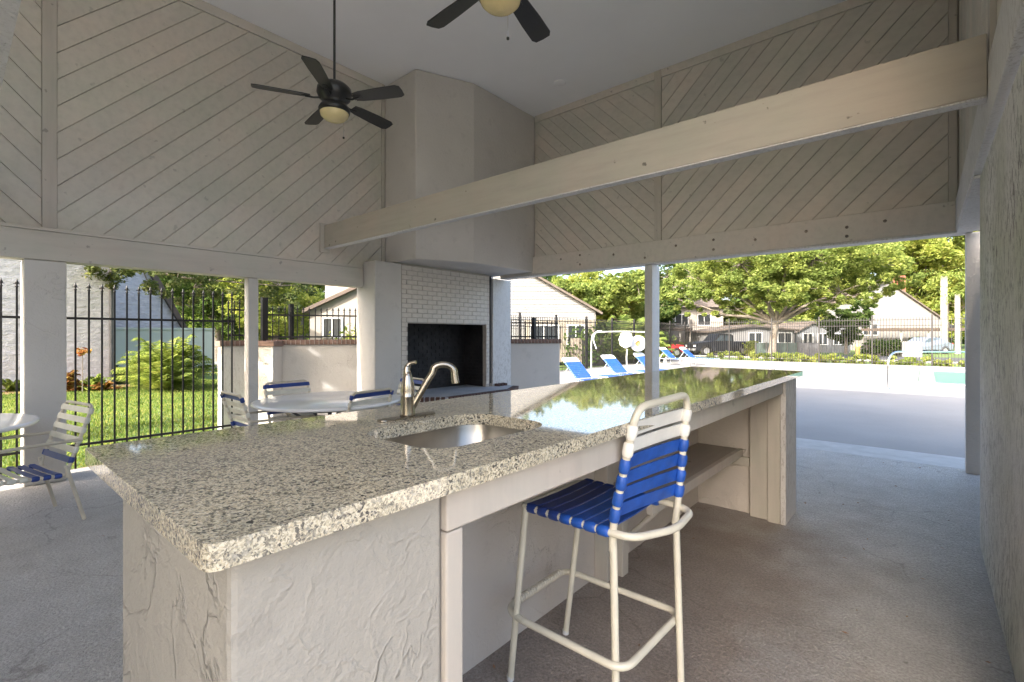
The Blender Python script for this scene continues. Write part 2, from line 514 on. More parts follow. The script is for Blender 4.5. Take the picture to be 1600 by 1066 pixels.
# ------------------------------------------------------------------ ground and setting
WX, BY, RX, CZ = -6.76, 7.2, 0.28, 5.62           # left wall, back wall, right wall, ceiling
FY = -6.0                                          # front side, behind the camera
g = MB()
for (x0, x1, y0, y1) in ((-160, -12, -120, 220), (-12, 45, -120, -30), (-12, -7.25, -30, 8.2), (-12, 45, 31.7, 220), (45, 160, -120, 220)):
    g.add([(x0, y0, -.12), (x1, y0, -.12), (x1, y1, -.12), (x0, y1, -.12)], [(0, 1, 2, 3)])
tag(g.build('ground', 'lawn'), kind='structure')
# pool deck with the hole of the pool
px0, px1, py0, py1 = -.16, 14.0, 20.3, 28.2
d = MB()
for (x0, x1, y0, y1) in ((-12, 45, 8.12, py0), (-12, px0, py0, py1), (px1, 45, py0, py1), (-12, 45, py1, 31.7), (1.2, 45, -30, 8.12), (-7.25, 1.2, -30, -7.6)):
    d.add([(x0, y0, -.03), (x1, y0, -.03), (x1, y1, -.03), (x0, y1, -.03)], [(0, 1, 2, 3)])
tag(d.build('pool_deck', 'deck_concrete'), kind='structure')
f = MB(); f.box(-7.25, 1.2, -7.6, 7.40, -.35, 0)
tag(f.build('floor', 'concrete_floor', bevel=.008), kind='structure')
p = MB(); p.add([(-7.25, 2.75, -.08), (-7.25, 8.12, -.08), (-6.4, 8.6, -.08), (-8.75, 3.75, -.08)], [(0, 1, 2, 3)])
tag(p.build('patio_corner', 'deck_concrete'), kind='structure')
f = MB(); f.box(-7.25, 1.2, 7.412, 8.12, -.35, -.004)
tag(f.build('threshold', 'threshold_concrete', bevel=.012), kind='structure')
# pool basin and water
p = MB()
p.add([(px0, py0, -.03), (px1, py0, -.03), (px1, py1, -.03), (px0, py1, -.03), (px0, py0, -1.4), (px1, py0, -1.4), (px1, py1, -1.4), (px0, py1, -1.4)],
      [(0, 4, 5, 1), (1, 5, 6, 2), (2, 6, 7, 3), (3, 7, 4, 0), (4, 7, 6, 5)])
tag(p.build('pool_basin', 'deck_concrete'), kind='structure')
p = MB(); p.box(px0 + .02, px0 + .45, py0 + .02, py1 - .02, -1.3, -.055)
tag(p.build('pool_step', 'deck_concrete'), kind='structure')
p = MB(); p.add([(px0, py0, -.075), (px1, py0, -.075), (px1, py1, -.075), (px0, py1, -.075)], [(0, 1, 2, 3)])
tag(p.build('pool_water', 'pool_water'), kind='structure')
for (x0, x1, y0, y1) in ((px0 - .30, px1, py0 - .30, py0 - .004), (px0 - .30, px1, py1 + .004, py1 + .30), (px0 - .30, px0 - .004, py0, py1)):
    cp_ = MB().box(x0, x1, y0, y1, -.028, -.004).build('pool_coping', 'threshold_concrete', bevel=.006); tag(cp_, kind='structure')
# roads beyond
r = MB(); r.add([(-70, 37, -.112), (60, 37, -.112), (60, 47, -.112), (-70, 47, -.112)], [(0, 1, 2, 3)])
tag(r.build('road', 'asphalt'), kind='structure')
r = MB(); r.obox((-70, 36.85), (60, 36.85), .18, -.2, -.0)
tag(r.build('kerb', 'deck_concrete'), kind='structure')
r = MB(); a, b_ = at(330, 24), at(640, 24)
c_, e_ = at(640, 34), at(330, 34)
r.add([(a[0], a[1], -.11), (b_[0], b_[1], -.11), (c_[0], c_[1], -.11), (e_[0], e_[1], -.11)], [(0, 1, 2, 3)])
tag(r.build('driveway', 'deck_concrete'), kind='structure')
r = MB(); r.add([(-7.75, -3, -.1), (-7.25, -3, -.1), (-7.25, 2.6, -.1), (-7.75, 2.6, -.1)], [(0, 1, 2, 3)])
tag(r.build('mulch_strip', 'mulch'), kind='structure')
r = MB(); r.add([(-19.9, -8, -.1), (-18.9, -8, -.1), (-18.9, 4.6, -.1), (-19.9, 4.6, -.1)], [(0, 1, 2, 3)])
tag(r.build('plant_bed', 'mulch'), kind='structure')

# ceiling / roof slab
c = MB(); c.box(WX - .5, RX + .6, FY - .5, BY + .6, CZ, CZ + .25)
ceil = tag(c.build('ceiling', 'ceiling_paint'), kind='structure')
c = MB(); c.lathe([(0.0, -.018), (.085, -.018), (.1, -.01), (.1, 0)], (-4.52, 6.5, CZ), 24)
c.build('ceiling_cover', 'ceiling_paint', ceil)

# ------------------------------------------------------------------ board walls
def mapL(u, v, t_): return (WX - .03 + t_, u, v)
def mapB(u, v, t_): return (u, BY + .03 - t_, v)
def mapR(u, v, t_): return (RX + .03 - t_, u, v)
BW = .19
# left gable wall
lw = thing('board_wall', 'tall beige diagonal board wall above the iron fence and lawn side', 'wall', (WX, 2.5, 2.26))
MB().box(WX - .16, WX - .03, FY, BY + .16, 2.58, CZ).build('backing', 'beam_wood', lw)
MB().box(WX - .2, WX + .02, FY, 4.28, 2.26, 2.55).build('header_beam', 'beam_wood', lw, bevel=.005)
MB().box(WX - .18, WX + .03, FY, 4.28, 2.552, 2.585).build('ledge_trim', 'beam_wood', lw, bevel=.004)
MB().box(WX - .03, WX + .012, .63, .74, 2.587, CZ - .002).build('vertical_trim', 'post_wood', lw, bevel=.003)
MB().box(WX - .03, WX + .008, 4.64, 4.70, 2.67, CZ - .002).build('vertical_trim', 'post_wood', lw, bevel=.003)
MB().box(WX - .03, WX + .008, FY, .628, CZ - .12, CZ - .002).build('ceiling_trim', 'beam_wood', lw, bevel=.003)
MB().box(WX - .03, WX + .008, .742, 4.638, CZ - .12, CZ - .002).build('ceiling_trim', 'beam_wood', lw, bevel=.003)
boards(lw, .742, 4.638, 2.587, CZ - .122, radians(46), BW, mapL, 'board_y', phase=.05)
boards(lw, -3.2, .628, 2.587, CZ - .122, radians(180 - 46), BW, mapL, 'board_y', phase=.02)
# back wall
BZ0, BZ1 = 2.63, 2.97
bw = thing('board_wall', 'beige diagonal board wall above the opening to the pool deck', 'wall', (-2.7, BY, BZ0))
MB().box(WX - .03, RX + .2, BY + .03, BY + .16, BZ1, CZ).build('backing', 'beam_wood', bw)
hb = MB().box(WX + .35, RX + .12, BY - .05, BY + .05, BZ0 + .012, BZ1).build('header_beam', 'beam_wood', bw, bevel=.005)
MB().box(WX + .35, RX + .12, BY - .045, BY + .17, BZ0 - .015, BZ0 + .010).build('soffit_board', 'stucco_white', bw, bevel=.003)
MB().box(WX + .35, RX + .12, BY + .052, BY + .16, BZ0 + .012, BZ1).build('outer_beam', 'beam_wood', bw, bevel=.005)
MB().box(-3.21, -3.10, BY - .012, BY + .03, BZ1 + .002, CZ - .002).build('vertical_trim', 'post_wood', bw, bevel=.003)
MB().box(.205, RX - .002, BY - .010, BY + .03, BZ1 + .002, CZ - .002).build('vertical_trim', 'post_wood', bw, bevel=.003)
MB().box(-5.57, -3.212, BY - .008, BY + .03, CZ - .12, CZ - .002).build('ceiling_trim', 'beam_wood', bw, bevel=.003)
MB().box(-3.098, .203, BY - .008, BY + .03, CZ - .12, CZ - .002).build('ceiling_trim', 'beam_wood', bw, bevel=.003)
boards(bw, -5.57, -3.212, BZ1 + .002, CZ - .122, radians(180 - 45), .165, mapB, 'board_y', phase=.0)
boards(bw, -3.098, .203, BZ1 + .002, CZ - .122, radians(45), BW, mapB, 'board_y', phase=.03)
bolt = MB(); bolt.lathe([(0, -.010), (.010, -.010), (.016, -.004), (.019, 0)], (0, 0, 0), 10, 'Y'); bme = bolt.mesh('bolt'); bme.materials.append(MAT['bolt_brown'])
for (bx, bz) in [(-4.95, .23), (-4.55, .1), (-4.55, .26), (-3.9, .2), (-3.35, .09), (-2.3, .1), (-2.3, .24), (-1.75, .17), (-1.15, .2), (-.72, .08), (-.72, .19), (-.35, .21), (-2.85, .22)]:
    inst('bolt', bme, bw, (bx, BY - .0505, BZ0 + bz))
# right wall, upper part
rw = thing('board_wall', 'beige board wall over the stucco wall at the right edge', 'wall', (RX, 3.0, 2.63))
MB().box(RX + .03, RX + .16, 1.9, BY + .03, 2.97, CZ).build('backing', 'beam_wood', rw)
MB().box(RX - .02, RX + .05, FY, BY - .052, 2.64, 2.97).build('header_beam', 'stucco_white', rw, bevel=.006)
MB().box(RX - .012, RX + .2, 4.76, BY - .052, 2.615, 2.638).build('soffit_board', 'stucco_white', rw, bevel=.004)
MB().box(RX - .015, RX + .03, 3.60, 3.70, 2.972, CZ - .002).build('vertical_trim', 'post_wood', rw, bevel=.003)
boards(rw, 3.702, BY - .012, 2.972, CZ - .002, radians(90), .14, mapR, 'board_y', phase=.03)
boards(rw, 1.92, 3.598, 2.972, CZ - .002, radians(135), BW, mapR, 'board_y', phase=.03)
# near side behind the camera
fw_ = thing('board_wall', 'plain wall behind the viewer, darkened to dim the counter end', 'wall', (-3, FY, 2.26))
MB().box(WX - .16, RX + .16, FY - .13, FY, .0, CZ).build('wall_panel', 'shelf_wood', fw_)  # unseen wall in dark wood so less light bounces onto the counter end

# ------------------------------------------------------------------ columns
def column(x0, x1, y0, y1, z1, mat, label, bevel=.012):
    o = MB().box(x0, x1, y0, y1, 0, z1).build('column', mat, bevel=bevel)
    # densify so the edge can be uneven
    return tag(o, label, 'column')
column(WX - .31, WX, .50, .815, 2.258, 'stucco_plain', 'thick beige stucco column by the table at the left edge')
column(WX - .14, WX - .004, 2.585, 2.715, 2.258, 'stucco_plain', 'slim beige column in front of the low brick-capped wall')
column(WX - .31, WX, -5.9, -5.6, 2.258, 'stucco_plain', 'stucco column at the near corner on the lawn side')
column(-3.378, -3.25, BY + .005, BY + .28, BZ0 - .017, 'stucco_white', 'peeling white post between the two openings to the pool deck', .006)
column(.345, .46, BY + .0, BY + .14, BZ0 - .017, 'stucco_plain', 'grey post at the right end of the pool deck opening', .006)
o = MB().box(RX + .02, RX + .24, 1.9, 4.755, 0, 2.628).build('stucco_wall', 'stucco_wall_right', bevel=.012)
tag(o, 'worn textured stucco wall with dark flecks at the right edge', 'wall')

o = MB().box(RX + .245, 3.2, 2.6, 6.95, 0, 2.60).build('light_block', 'stucco_plain', bevel=.012)  # unseen block, added to keep outside light off the right end post
tag(o, 'unseen stucco block added behind the worn right wall to shade the end post', 'building')

# ------------------------------------------------------------------ tie beams
def tie(y0, z0, label):
    t_ = thing('tie_beam', label, 'beam', (WX, y0, z0), 0, 'tie beams across the pavilion')
    MB().box(WX + .035, RX - .022, y0, y0 + .085, z0 + .006, z0 + .34).build('beam', 'tie_wood', t_, bevel=.006)
    MB().box(WX + .035, RX - .022, y0 - .003, y0 + .088, z0 - .006, z0 + .003).build('underside_strip', 'stucco_white', t_)
    MB().box(WX + .014, WX + .034, y0 - .06, y0 + .09, z0 - .06, z0 + .37).build('end_plate', 'post_wood', t_, bevel=.003)
tie(3.62, 2.78, 'long beige tie beam crossing in front of the chimney hood')
tie(.09, 2.72, 'near tie beam clipped by the top left corner')

# ------------------------------------------------------------------ fireplace
FX = -6.45
fp = thing('fireplace', 'corner fireplace with white painted brick face and beige stucco hood', 'fireplace', (FX, 5.9, 0))
# hood
hz0 = 2.68
hood = MB()
P0 = [(WX - .02, 4.71), (-5.97, 4.71), (-5.59, 5.60), (-5.59, BY + .02), (WX - .02, BY + .02)]
hood.prism(P0, hz0, CZ - .003)
hood.build('hood', 'stucco_hood', fp, bevel=.02)
# pillars
MB().box(WX - .2, FX, 4.30, 4.80, 0, 2.66).build('pillar', 'stucco_plain', fp, bevel=.015)
MB().box(WX - .2, FX + .01, 6.97, 7.52, 0, 2.612).build('pillar', 'stucco_white', fp, bevel=.015)
# firebox
yb0, yb1, zb0, zb1 = 4.93, 6.80, .55, 1.70
fx_b = FX - .62
fb = MB()
fb.box(fx_b - .1, fx_b, yb0 - .1, yb1 + .1, .0, zb1 + .3)
fb.box(fx_b, FX - .105, yb0 - .1, yb0 - .012, .505, zb1 + .3)
fb.box(fx_b, FX - .105, yb1 + .012, yb1 + .1, .505, zb1 + .3)
fb.box(fx_b, FX - .105, yb0 - .012, yb1 + .012, zb1 + .1, zb1 + .2)
fbo = fb.build('firebox', 'soot_and_gap_black', fp)
lin = MB()
bh = .068
for r_ in range(int((zb1 + .08 - zb0) / bh)):
    z = zb0 + r_ * bh
    y = yb0 - (.1 if r_ % 2 else 0)
    while y < yb1:
        a, b_ = max(y, yb0), min(y + .2, yb1)
        if b_ - a > .03: lin.box(fx_b + .001, fx_b + .014 + random.uniform(0, .004), a + .005, b_ - .005, z + .005, z + bh - .004)
        y += .2
    x = fx_b + (.05 if r_ % 2 else 0)
    while x < FX - .12:
        b_ = min(x + .2, FX - .11)
        if b_ - x > .03:
            lin.box(x + .005, b_ - .005, yb1 - .002, yb1 + .011, z + .005, z + bh - .004)
            lin.box(x + .005, b_ - .005, yb0 - .011, yb0 + .002, z + .005, z + bh - .004)
        x += .2
tag(lin.build('brick_lining', 'soot_and_gap_black', fp), kind='stuff')
# painted brick face, brick by brick
mo = MB()
mo.box(FX - .1, FX - .016, 4.80, yb0, .5, 2.66)
mo.box(FX - .1, FX - .016, yb1, 6.9, .5, 2.66)
mo.box(FX - .1, FX - .016, yb0, yb1, zb1, 2.66)
mo.build('mortar', 'mortar_paint', fp)
brick_me = {}
def brick(y0, y1, z0, z1):
    k = (round(y1 - y0, 2), round(z1 - z0, 3))
    if k not in brick_me:
        mb = MB(); mb.box(-.03, 0, -k[0] / 2, k[0] / 2, -k[1] / 2, k[1] / 2)
        me = mb.mesh('brick'); me.materials.append(MAT['brick_paint']); brick_me[k] = me
    o = inst('brick', brick_me[k], fp, (FX - .004 + random.uniform(-.002, .003), (y0 + y1) / 2, (z0 + z1) / 2))
    md = o.modifiers.new('bevel', 'BEVEL'); md.width = .003; md.segments = 1
ch = .0775; bl = .215
z = zb0; r_ = 0
while z < 2.65:
    zt = min(z + ch, 2.655)
    y = 4.80 - (bl / 2 if r_ % 2 else 0)
    while y < 6.885:
        a, b_ = max(y, 4.803), min(y + bl, 6.89)
        segs = [(a, b_)]
        if zt - .02 < zb1:
            segs = []
            if a < yb0: segs.append((a, min(b_, yb0)))
            if b_ > yb1: segs.append((max(a, yb1), b_))
        for (q0, q1) in segs:
            if q1 - q0 > .025 and zt - z > .03: brick(q0 + .005, q1 - .005, z + .005, zt - .004)
        y += bl
    z += ch; r_ += 1
# flue pipes in the gap between brick and pillar
gp = MB(); gp.tube([(FX - .01, 6.935, .56), (FX - .01, 6.935, 2.66)], .012, 8)
gp.build('gas_pipe', 'grey_metal', fp)
MB().box(FX - .1, FX - .06, 6.9, 6.97, .5, 2.66).build('gap_back', 'soot_and_gap_black', fp)  # near-black sheet closing the back of the gap
MB().box(FX - .02, FX + .02, 6.905, 6.92, 1.9, 2.64).build('conduit', 'grey_metal', fp)
# raised hearth
hp = [(FX - .6, 4.82), (FX + .25, 4.82), (FX + .62, 5.2), (FX + .62, 6.75), (FX + .3, 7.35), (FX - .1, 7.35), (FX - .1, 6.96), (FX - .6, 6.96)]
MB().prism(hp, 0, .44).build('hearth_base', 'stucco_plain', fp, bevel=.01)
MB().prism([(x * 1.0, y) for x, y in hp], .441, .50).build('hearth_slab', 'hearth_top', fp, bevel=.006)
hbr = MB(); hbr.box(-.05, .05, -.03, .03, -.03, .03); hme = hbr.mesh('hearth_brick'); hme.materials.append(MAT['hearth_brick'])
def edge_bricks(a, b_, z):
    L = math.hypot(b_[0] - a[0], b_[1] - a[1]); n = max(1, int(L / .075)); an = math.atan2(b_[1] - a[1], b_[0] - a[0])
    for i in range(n):
        u = (i + .5) / n
        x, y = a[0] + (b_[0] - a[0]) * u, a[1] + (b_[1] - a[1]) * u
        o = inst('edge_brick', hme, fp, (x, y, z), (0, 0, an - pi / 2), (1.15, 1.0, 1.1))
edge_bricks((FX + .25, 4.85), (FX + .60, 5.22), .47); edge_bricks((FX + .61, 5.25), (FX + .61, 6.75), .47)
edge_bricks((FX + .60, 6.8), (FX + .3, 7.33), .47); edge_bricks((FX + .06, 7.0), (FX + .06, 7.3), .515)

# ------------------------------------------------------------------ bar counter
CTZ = 1.19
cx0, cx1, cy0, cy1 = -1.765, -.798, .247, 4.83
ct = thing('bar_counter', 'long speckled granite bar counter on beige stucco and wood base', 'counter', (-1.2, 2.5, 0))
# countertop with sink cut-out
def rrect(x0, x1, y0, y1, r, n=8):
    pts = []
    for (cx, cy, a0) in ((x1 - r, y1 - r, 0), (x0 + r, y1 - r, 90), (x0 + r, y0 + r, 180), (x1 - r, y0 + r, 270)):
        for k in range(n + 1):
            a = radians(a0 + 90 * k / n); pts.append((cx + r * cos(a), cy + r * sin(a)))
    return pts
sx0, sx1, sy0, sy1 = -1.385, -.985, .845, 1.385
import bmesh
def slab_hole(outer, hole, z0, z1):
    bm = bmesh.new()
    es = []
    for ring in (outer, hole):
        vs = [bm.verts.new((x, y, z1)) for x, y in ring]
        for i in range(len(vs)): es.append(bm.edges.new((vs[i], vs[(i + 1) % len(vs)])))
    bmesh.ops.triangle_fill(bm, use_beauty=True, use_dissolve=False, edges=es)
    for fc in bm.faces:
        if fc.normal.z < 0: fc.normal_flip()
    ret = bmesh.ops.extrude_face_region(bm, geom=list(bm.faces))
    vv = [g_ for g_ in ret['geom'] if isinstance(g_, bmesh.types.BMVert)]
    for v_ in vv: v_.co.z = z0
    bmesh.ops.recalc_face_normals(bm, faces=bm.faces)
    me = bpy.data.meshes.new('countertop'); bm.to_mesh(me); bm.free()
    return me
hole = rrect(sx0, sx1, sy0, sy1, .11)
me = slab_hole(rrect(cx0, cx1, cy0, cy1, .025, 5), hole, CTZ - .042, CTZ)
me.transform(inv(ct)); me.materials.append(MAT['granite'])
o = bpy.data.objects.new('countertop', me); COL.objects.link(o); o.parent = ct
md = o.modifiers.new('bevel', 'BEVEL'); md.width = .011; md.segments = 4; md.limit_method = 'ANGLE'; md.angle_limit = radians(50)
bz = CTZ - .045
# stucco end block under the sink side
MB().box(-1.60, -.86, .30, .755, 0, bz).build('end_block', 'stucco_base', ct, bevel=.012)
MB().box(-1.66, -1.55, .757, 4.70, 0, bz).build('back_panel', 'stucco_panel', ct)
MB().box(-1.549, -.868, 4.40, 4.70, 0, bz).build('end_panel', 'stucco_panel', ct)
MB().box(-1.1, -.962, 4.325, 4.398, 0, bz).build('end_board', 'post_wood', ct, bevel=.006)
MB().box(-.960, -.868, 4.29, 4.398, 0, bz - .11).build('end_post', 'post_wood', ct, bevel=.006)
MB().box(-.867, -.828, 4.29, 4.70, 0, bz - .002).build('end_post', 'stucco_white', ct, bevel=.006)
MB().box(-.892, -.845, .758, 4.284, bz - .105, bz - .003).build('apron', 'post_wood', ct, bevel=.005)
MB().box(-.905, -.847, .758, .812, 0, bz - .108).build('near_post', 'post_wood', ct, bevel=.005)
MB().box(-1.549, -.894, 1.48, 4.39, bz - .02, bz - .002).build('subtop', 'shelf_wood', ct)
# divider, shelf and cleats
MB().box(-1.549, -1.46, 2.60, 2.68, 0, bz - .022).build('divider_post', 'post_wood', ct, bevel=.005)
MB().box(-1.549, -1.42, 2.72, 2.80, 0, .46).build('divider_post', 'post_wood', ct, bevel=.005)
MB().box(-1.549, -1.21, 2.60, 4.385, .515, .535).build('shelf', 'shelf_wood', ct, bevel=.003)
MB().box(-1.208, -1.17, 2.60, 4.385, .475, .540).build('shelf_edge', 'post_wood', ct, bevel=.004)
MB().box(-1.549, -1.11, 4.36, 4.398, .40, .473).build('cleat', 'post_wood', ct, bevel=.004)
br = MB(); br.tube([(-1.19, 2.75, .478), (-1.535, 2.75, .10)], .018, 6); br.build('bracket', 'post_wood', ct)
# drain pipe below the sink
pp = MB(); pp.tube([(-1.2, .80, bz - .02), (-1.2, .80, .36)], .022, 12); pp.tube([(-1.2, .80, .52), (-1.2, .80, .45)], .033, 12)
pp.tube([(-1.2, .80, .36), (-1.2, .80, .10)], .030, 12)
pp.build('drain_pipe', 'pvc', ct)

# sink
sk = thing('sink', 'undermount stainless steel sink set in the granite counter', 'sink', (-1.185, 1.115, CTZ - .2))
rings = [(.008, CTZ - .044), (.006, CTZ - .06), (-.012, CTZ - .18), (-.04, CTZ - .20)]
sm = MB(); RR = []
for off, z in rings:
    RR.append([(x, y, z) for x, y in rrect(sx0 - off, sx1 + off, sy0 - off, sy1 + off, .11, 8)])
n = len(RR[0])
vs = [p_ for R_ in RR for p_ in R_]; fs = []
for i in range(len(RR) - 1):
    for k in range(n):
        k2 = (k + 1) % n; fs.append((i * n + k, (i + 1) * n + k, (i + 1) * n + k2, i * n + k2))
fs.append(tuple((len(RR) - 1) * n + k for k in range(n)))
sm.add(vs, fs, True)
sm.build('bowl', 'stainless', sk)
dr = MB(); dr.lathe([(0, .004), (.03, .004), (.045, .001), (.048, 0)], (-1.185, 1.12, CTZ - .198), 20); dr.build('drain', 'chrome', sk)

# faucet
fc = thing('faucet', 'brushed nickel gooseneck faucet behind the sink', 'faucet', (-1.478, 1.128, CTZ))
fx, fy = -1.478, 1.128
bp_ = MB()
bp_.prism([(fx + .028 * cos(a) * 1.0, fy + (.118 if sin(a) > 0 else -.118) + .028 * sin(a)) for a in [2 * pi * k / 24 + .01 for k in range(24)]], CTZ, CTZ + .009)
bp_.build('base_plate', 'nickel', fc, bevel=.003)
bd = MB(); bd.lathe([(.0, .01), (.032, .01), (.031, .02), (.029, .10), (.0295, .102), (.0295, .104), (.028, .106), (.030, .13), (.028, .16), (.019, .2), (.013, .222), (.0, .225)], (fx, fy, CTZ), 28)
bd.build('body', 'nickel', fc)
hd = MB(); hp_ = fillet([(fx, fy, CTZ + .19), (fx - .006, fy - .003, CTZ + .235), (fx + .0, fy + .006, CTZ + .262), (fx + .028, fy + .024, CTZ + .268)], .03)
hd.tube(hp_, [.017 - .011 * (i / (len(hp_) - 1)) if i < len(hp_) - 3 else .0085 for i in range(len(hp_))], 12)
hd.build('handle', 'nickel', fc); fc.scale = (.88, .88, .78)
# spout reaches over the sink, turned a little to +y
ux, uy = .62, .78
q = lambda s_, z: (fx + ux * s_, fy + uy * s_, CTZ + z)
sp_ = [q(.012, .035), q(.045, .10), q(.085, .18), q(.105, .215)]
for k in range(1, 12):
    a = pi * .86 - (pi * .92) * k / 11
    sp_.append(q(.150 + .050 * cos(a), .215 + .040 * sin(a)))
spt = MB(); spt.tube(sp_, .0150, 14)
spt.tube([q(.199, .21), q(.203, .178)], .0155, 14)
spt.tube([q(.203, .178), q(.205, .163)], .0165, 14)
spt.build('spout', 'nickel', fc)

# ------------------------------------------------------------------ strap furniture
def strap(mb, a, b_, wdir, w_, rad=.017, th=.005, sag=.006):
    """vinyl strap from a to b round the side tubes; wdir is along the tube"""
    a, b_, wd = Vector(a), Vector(b_), Vector(wdir).normalized()
    ax = (b_ - a).normalized(); nrm = ax.cross(wd).normalized()
    if nrm.z < 0: nrm = -nrm
    n = 6; pts_t = []; 
    for k in range(n + 1):
        u = k / n; c = a.lerp(b_, u) + nrm * (rad - sag * 4 * u * (1 - u))
        pts_t.append(c)
    vs = []; fs = []
    for c in pts_t:
        for (sw, st) in ((-1, 0), (1, 0), (1, -1), (-1, -1)):
            vs.append(c + wd * sw * w_ / 2 + nrm * st * th)
    for k in range(n):
        for j in range(4):
            j2 = (j + 1) % 4
            fs.append((k * 4 + j, k * 4 + j2, (k + 1) * 4 + j2, (k + 1) * 4 + j))
    mb.add(vs, fs, False)
    for e in (a, b_): mb.tube([e - wd * w_ / 2, e - wd * w_ * .3, e + wd * w_ * .3, e + wd * w_ / 2], [rad + .001, rad + .005, rad + .005, rad + .001], 10)

# bar stool (world-facing -x, local +y is forward -> rotate 90 deg)
def make_stool():
    r = thing('bar_stool', 'cream bar stool with blue and white vinyl straps pushed under counter', 'bar stool', (-1.09, 1.83, 0))
    L = lambda x, y, z: (x, y, z)
    R_ = .0145
    bf = fillet([(-.882, 1.61, .70), (-.875, 1.60, .80), (-.768, 1.575, 1.245), (-.765, 2.055, 1.25), (-.795, 2.02, .80), (-.805, 2.01, .70)], .075)
    MB().tube(bf, R_, 12).build('back_frame', 'cream_metal', r)
    lg_ = (((-.880, 1.612, .74), (-.85, 1.585, 0)), ((-.802, 2.012, .74), (-.76, 1.965, 0)), ((-1.262, 1.565, .785), (-1.385, 1.60, 0)), ((-1.262, 2.02, .785), (-1.385, 2.03, 0)))
    lg_ = (((-.880, 1.612, .74), (-.85, 1.585, 0)), ((-.802, 2.012, .74), (-.76, 1.965, 0)), ((-1.262, 1.568, .785), (-1.372, 1.598, 0)), ((-1.262, 2.01, .785), (-1.372, 2.025, 0)))
    for a_, b_ in lg_:
        lo = MB().tube([a_, b_], R_, 12).build('leg', 'cream_metal', r)
        MB().tube([b_, (b_[0], b_[1], .02)], .0165, 10).build('foot_cap', 'white_metal', lo)
    sf = fillet([(-1.275, 1.572, .785), (-.93, 1.588, .775), (-.80, 1.60, .768), (-.715, 1.80, .765), (-.735, 2.02, .766), (-.85, 2.04, .772), (-1.275, 2.022, .785), (-1.275, 1.572, .785)], .065)
    MB().tube(sf, R_, 12, False).build('seat_frame', 'cream_metal', r)
    fr = fillet([(-1.28, 1.575, .30), (-1.40, 1.60, .30), (-1.40, 2.06, .30), (-.80, 2.06, .30), (-.815, 1.57, .30), (-1.28, 1.575, .30)], .07)
    MB().tube(fr, R_, 12, False).build('foot_ring', 'cream_metal', r)
    wr = MB()
    for k in range(22):
        y = 1.665 + k * .0165
        wr.lathe([(.0145, -.007), (.019, -.004), (.019, .004), (.0145, .007)], (-1.40, y, .30), 12, 'Y')
    wr.build('foot_ring_wrap', 'tan_metal', r)
    for i in range(7):
        x = -1.235 + i * .0545
        s_ = MB(); strap(s_, (x, 1.578 + .012 * i / 6, .783 - .01 * i / 6), (x, 2.026, .783 - .01 * i / 6), (1, 0, 0), .048, .016)
        s_.build('seat_strap', 'blue_strap' if i > 2 else 'navy_strap', r)
    for i in range(6):
        u = .80 - i * .142
        p0_ = Vector((-.875, 1.60, .80)).lerp(Vector((-.768, 1.575, 1.245)), u); p1_ = Vector((-.795, 2.02, .80)).lerp(Vector((-.765, 2.055, 1.25)), u)
        s_ = MB(); strap(s_, p0_, p1_, (.2, 0, 1), .052, .016, .005, -.004)
        s_.build('back_strap', 'white_strap' if i < 2 else 'blue_strap', r)
    return r
make_stool()

def make_chair(cols_seat, cols_back, label):
    """local +y forward"""
    r = thing('strap_chair', label, 'chair', (0, 0, 0), 0, 'vinyl strap patio chairs round the white tables'); r.scale = (1.09,) * 3
    R_ = .0125
    L = .255
    bk = fillet([(-L, -.20, .33), (-L, -.22, .42), (-L + .01, -.36, .84), (L - .01, -.36, .84), (L, -.22, .42), (L, -.20, .33)], .05)
    MB().tube(bk, R_, 10).build('back_frame', 'tan_metal', r, local=True)
    sf = fillet([(-L, -.19, .35), (-L, .24, .385), (L, .24, .385), (L, -.19, .35), (-L, -.19, .35)], .04)
    MB().tube(sf, R_, 10, False).build('seat_frame', 'tan_metal', r, local=True)
    for s_ in (-1, 1):
        MB().tube(fillet([(s_ * (L + .0), -.20, .42), (s_ * (L + .01), -.22, .33), (s_ * (L + .02), -.30, 0)], .05), R_, 10).build('leg', 'tan_metal', r, local=True)
        MB().tube([(s_ * (L + .005), .22, .38), (s_ * (L + .015), .26, 0)], R_, 10).build('leg', 'tan_metal', r, local=True)
        MB().tube(fillet([(s_ * (L + .015), -.29, .60), (s_ * (L + .03), .1, .60), (s_ * (L + .03), .30, .58), (s_ * (L + .015), .25, .38)], .09), R_ - .001, 10).build('armrest', 'tan_metal', r, local=True)
    n = len(cols_seat)
    for i, c in enumerate(cols_seat):
        y = -.155 + i * .365 / (n - 1); z = .352 + (y + .19) * .08
        s_ = MB(); strap(s_, (-L, y, z), (L, y, z), (0, 1, .08), .042, .014); s_.build('seat_strap', c, r, local=True)
    n = len(cols_back)
    for i, c in enumerate(cols_back):
        z = .455 + i * .345 / (n - 1); y = -.22 - (z - .42) / .42 * .14
        s_ = MB(); strap(s_, (-L + .004, y, z), (L - .004, y, z), (0, -.31, 1), .043, .014, .005, -.003); s_.build('back_strap', c, r, local=True)
    return r
W_, N_, C_ = 'cream_strap', 'navy_strap', 'white_strap'
def face(tx, ty): return math.atan2(-tx, ty)
ch1 = make_chair([N_, N_, N_, W_, W_, W_, W_], [N_, W_, W_, W_, W_, W_], 'strap chair with pale backrest beside the thick stucco column')
ch1.location = (-5.45, .36, 0); ch1.rotation_euler = (0, 0, face(.18, -.98))
ch2 = make_chair([N_, N_, W_, W_, W_, N_, N_], [N_, N_, W_, W_, W_, N_], 'strap chair seen side on with slatted back before the sunlit end of the low wall')
ch2.location = (-5.27, 2.24, 0); ch2.rotation_euler = (0, 0, face(.02, 1))
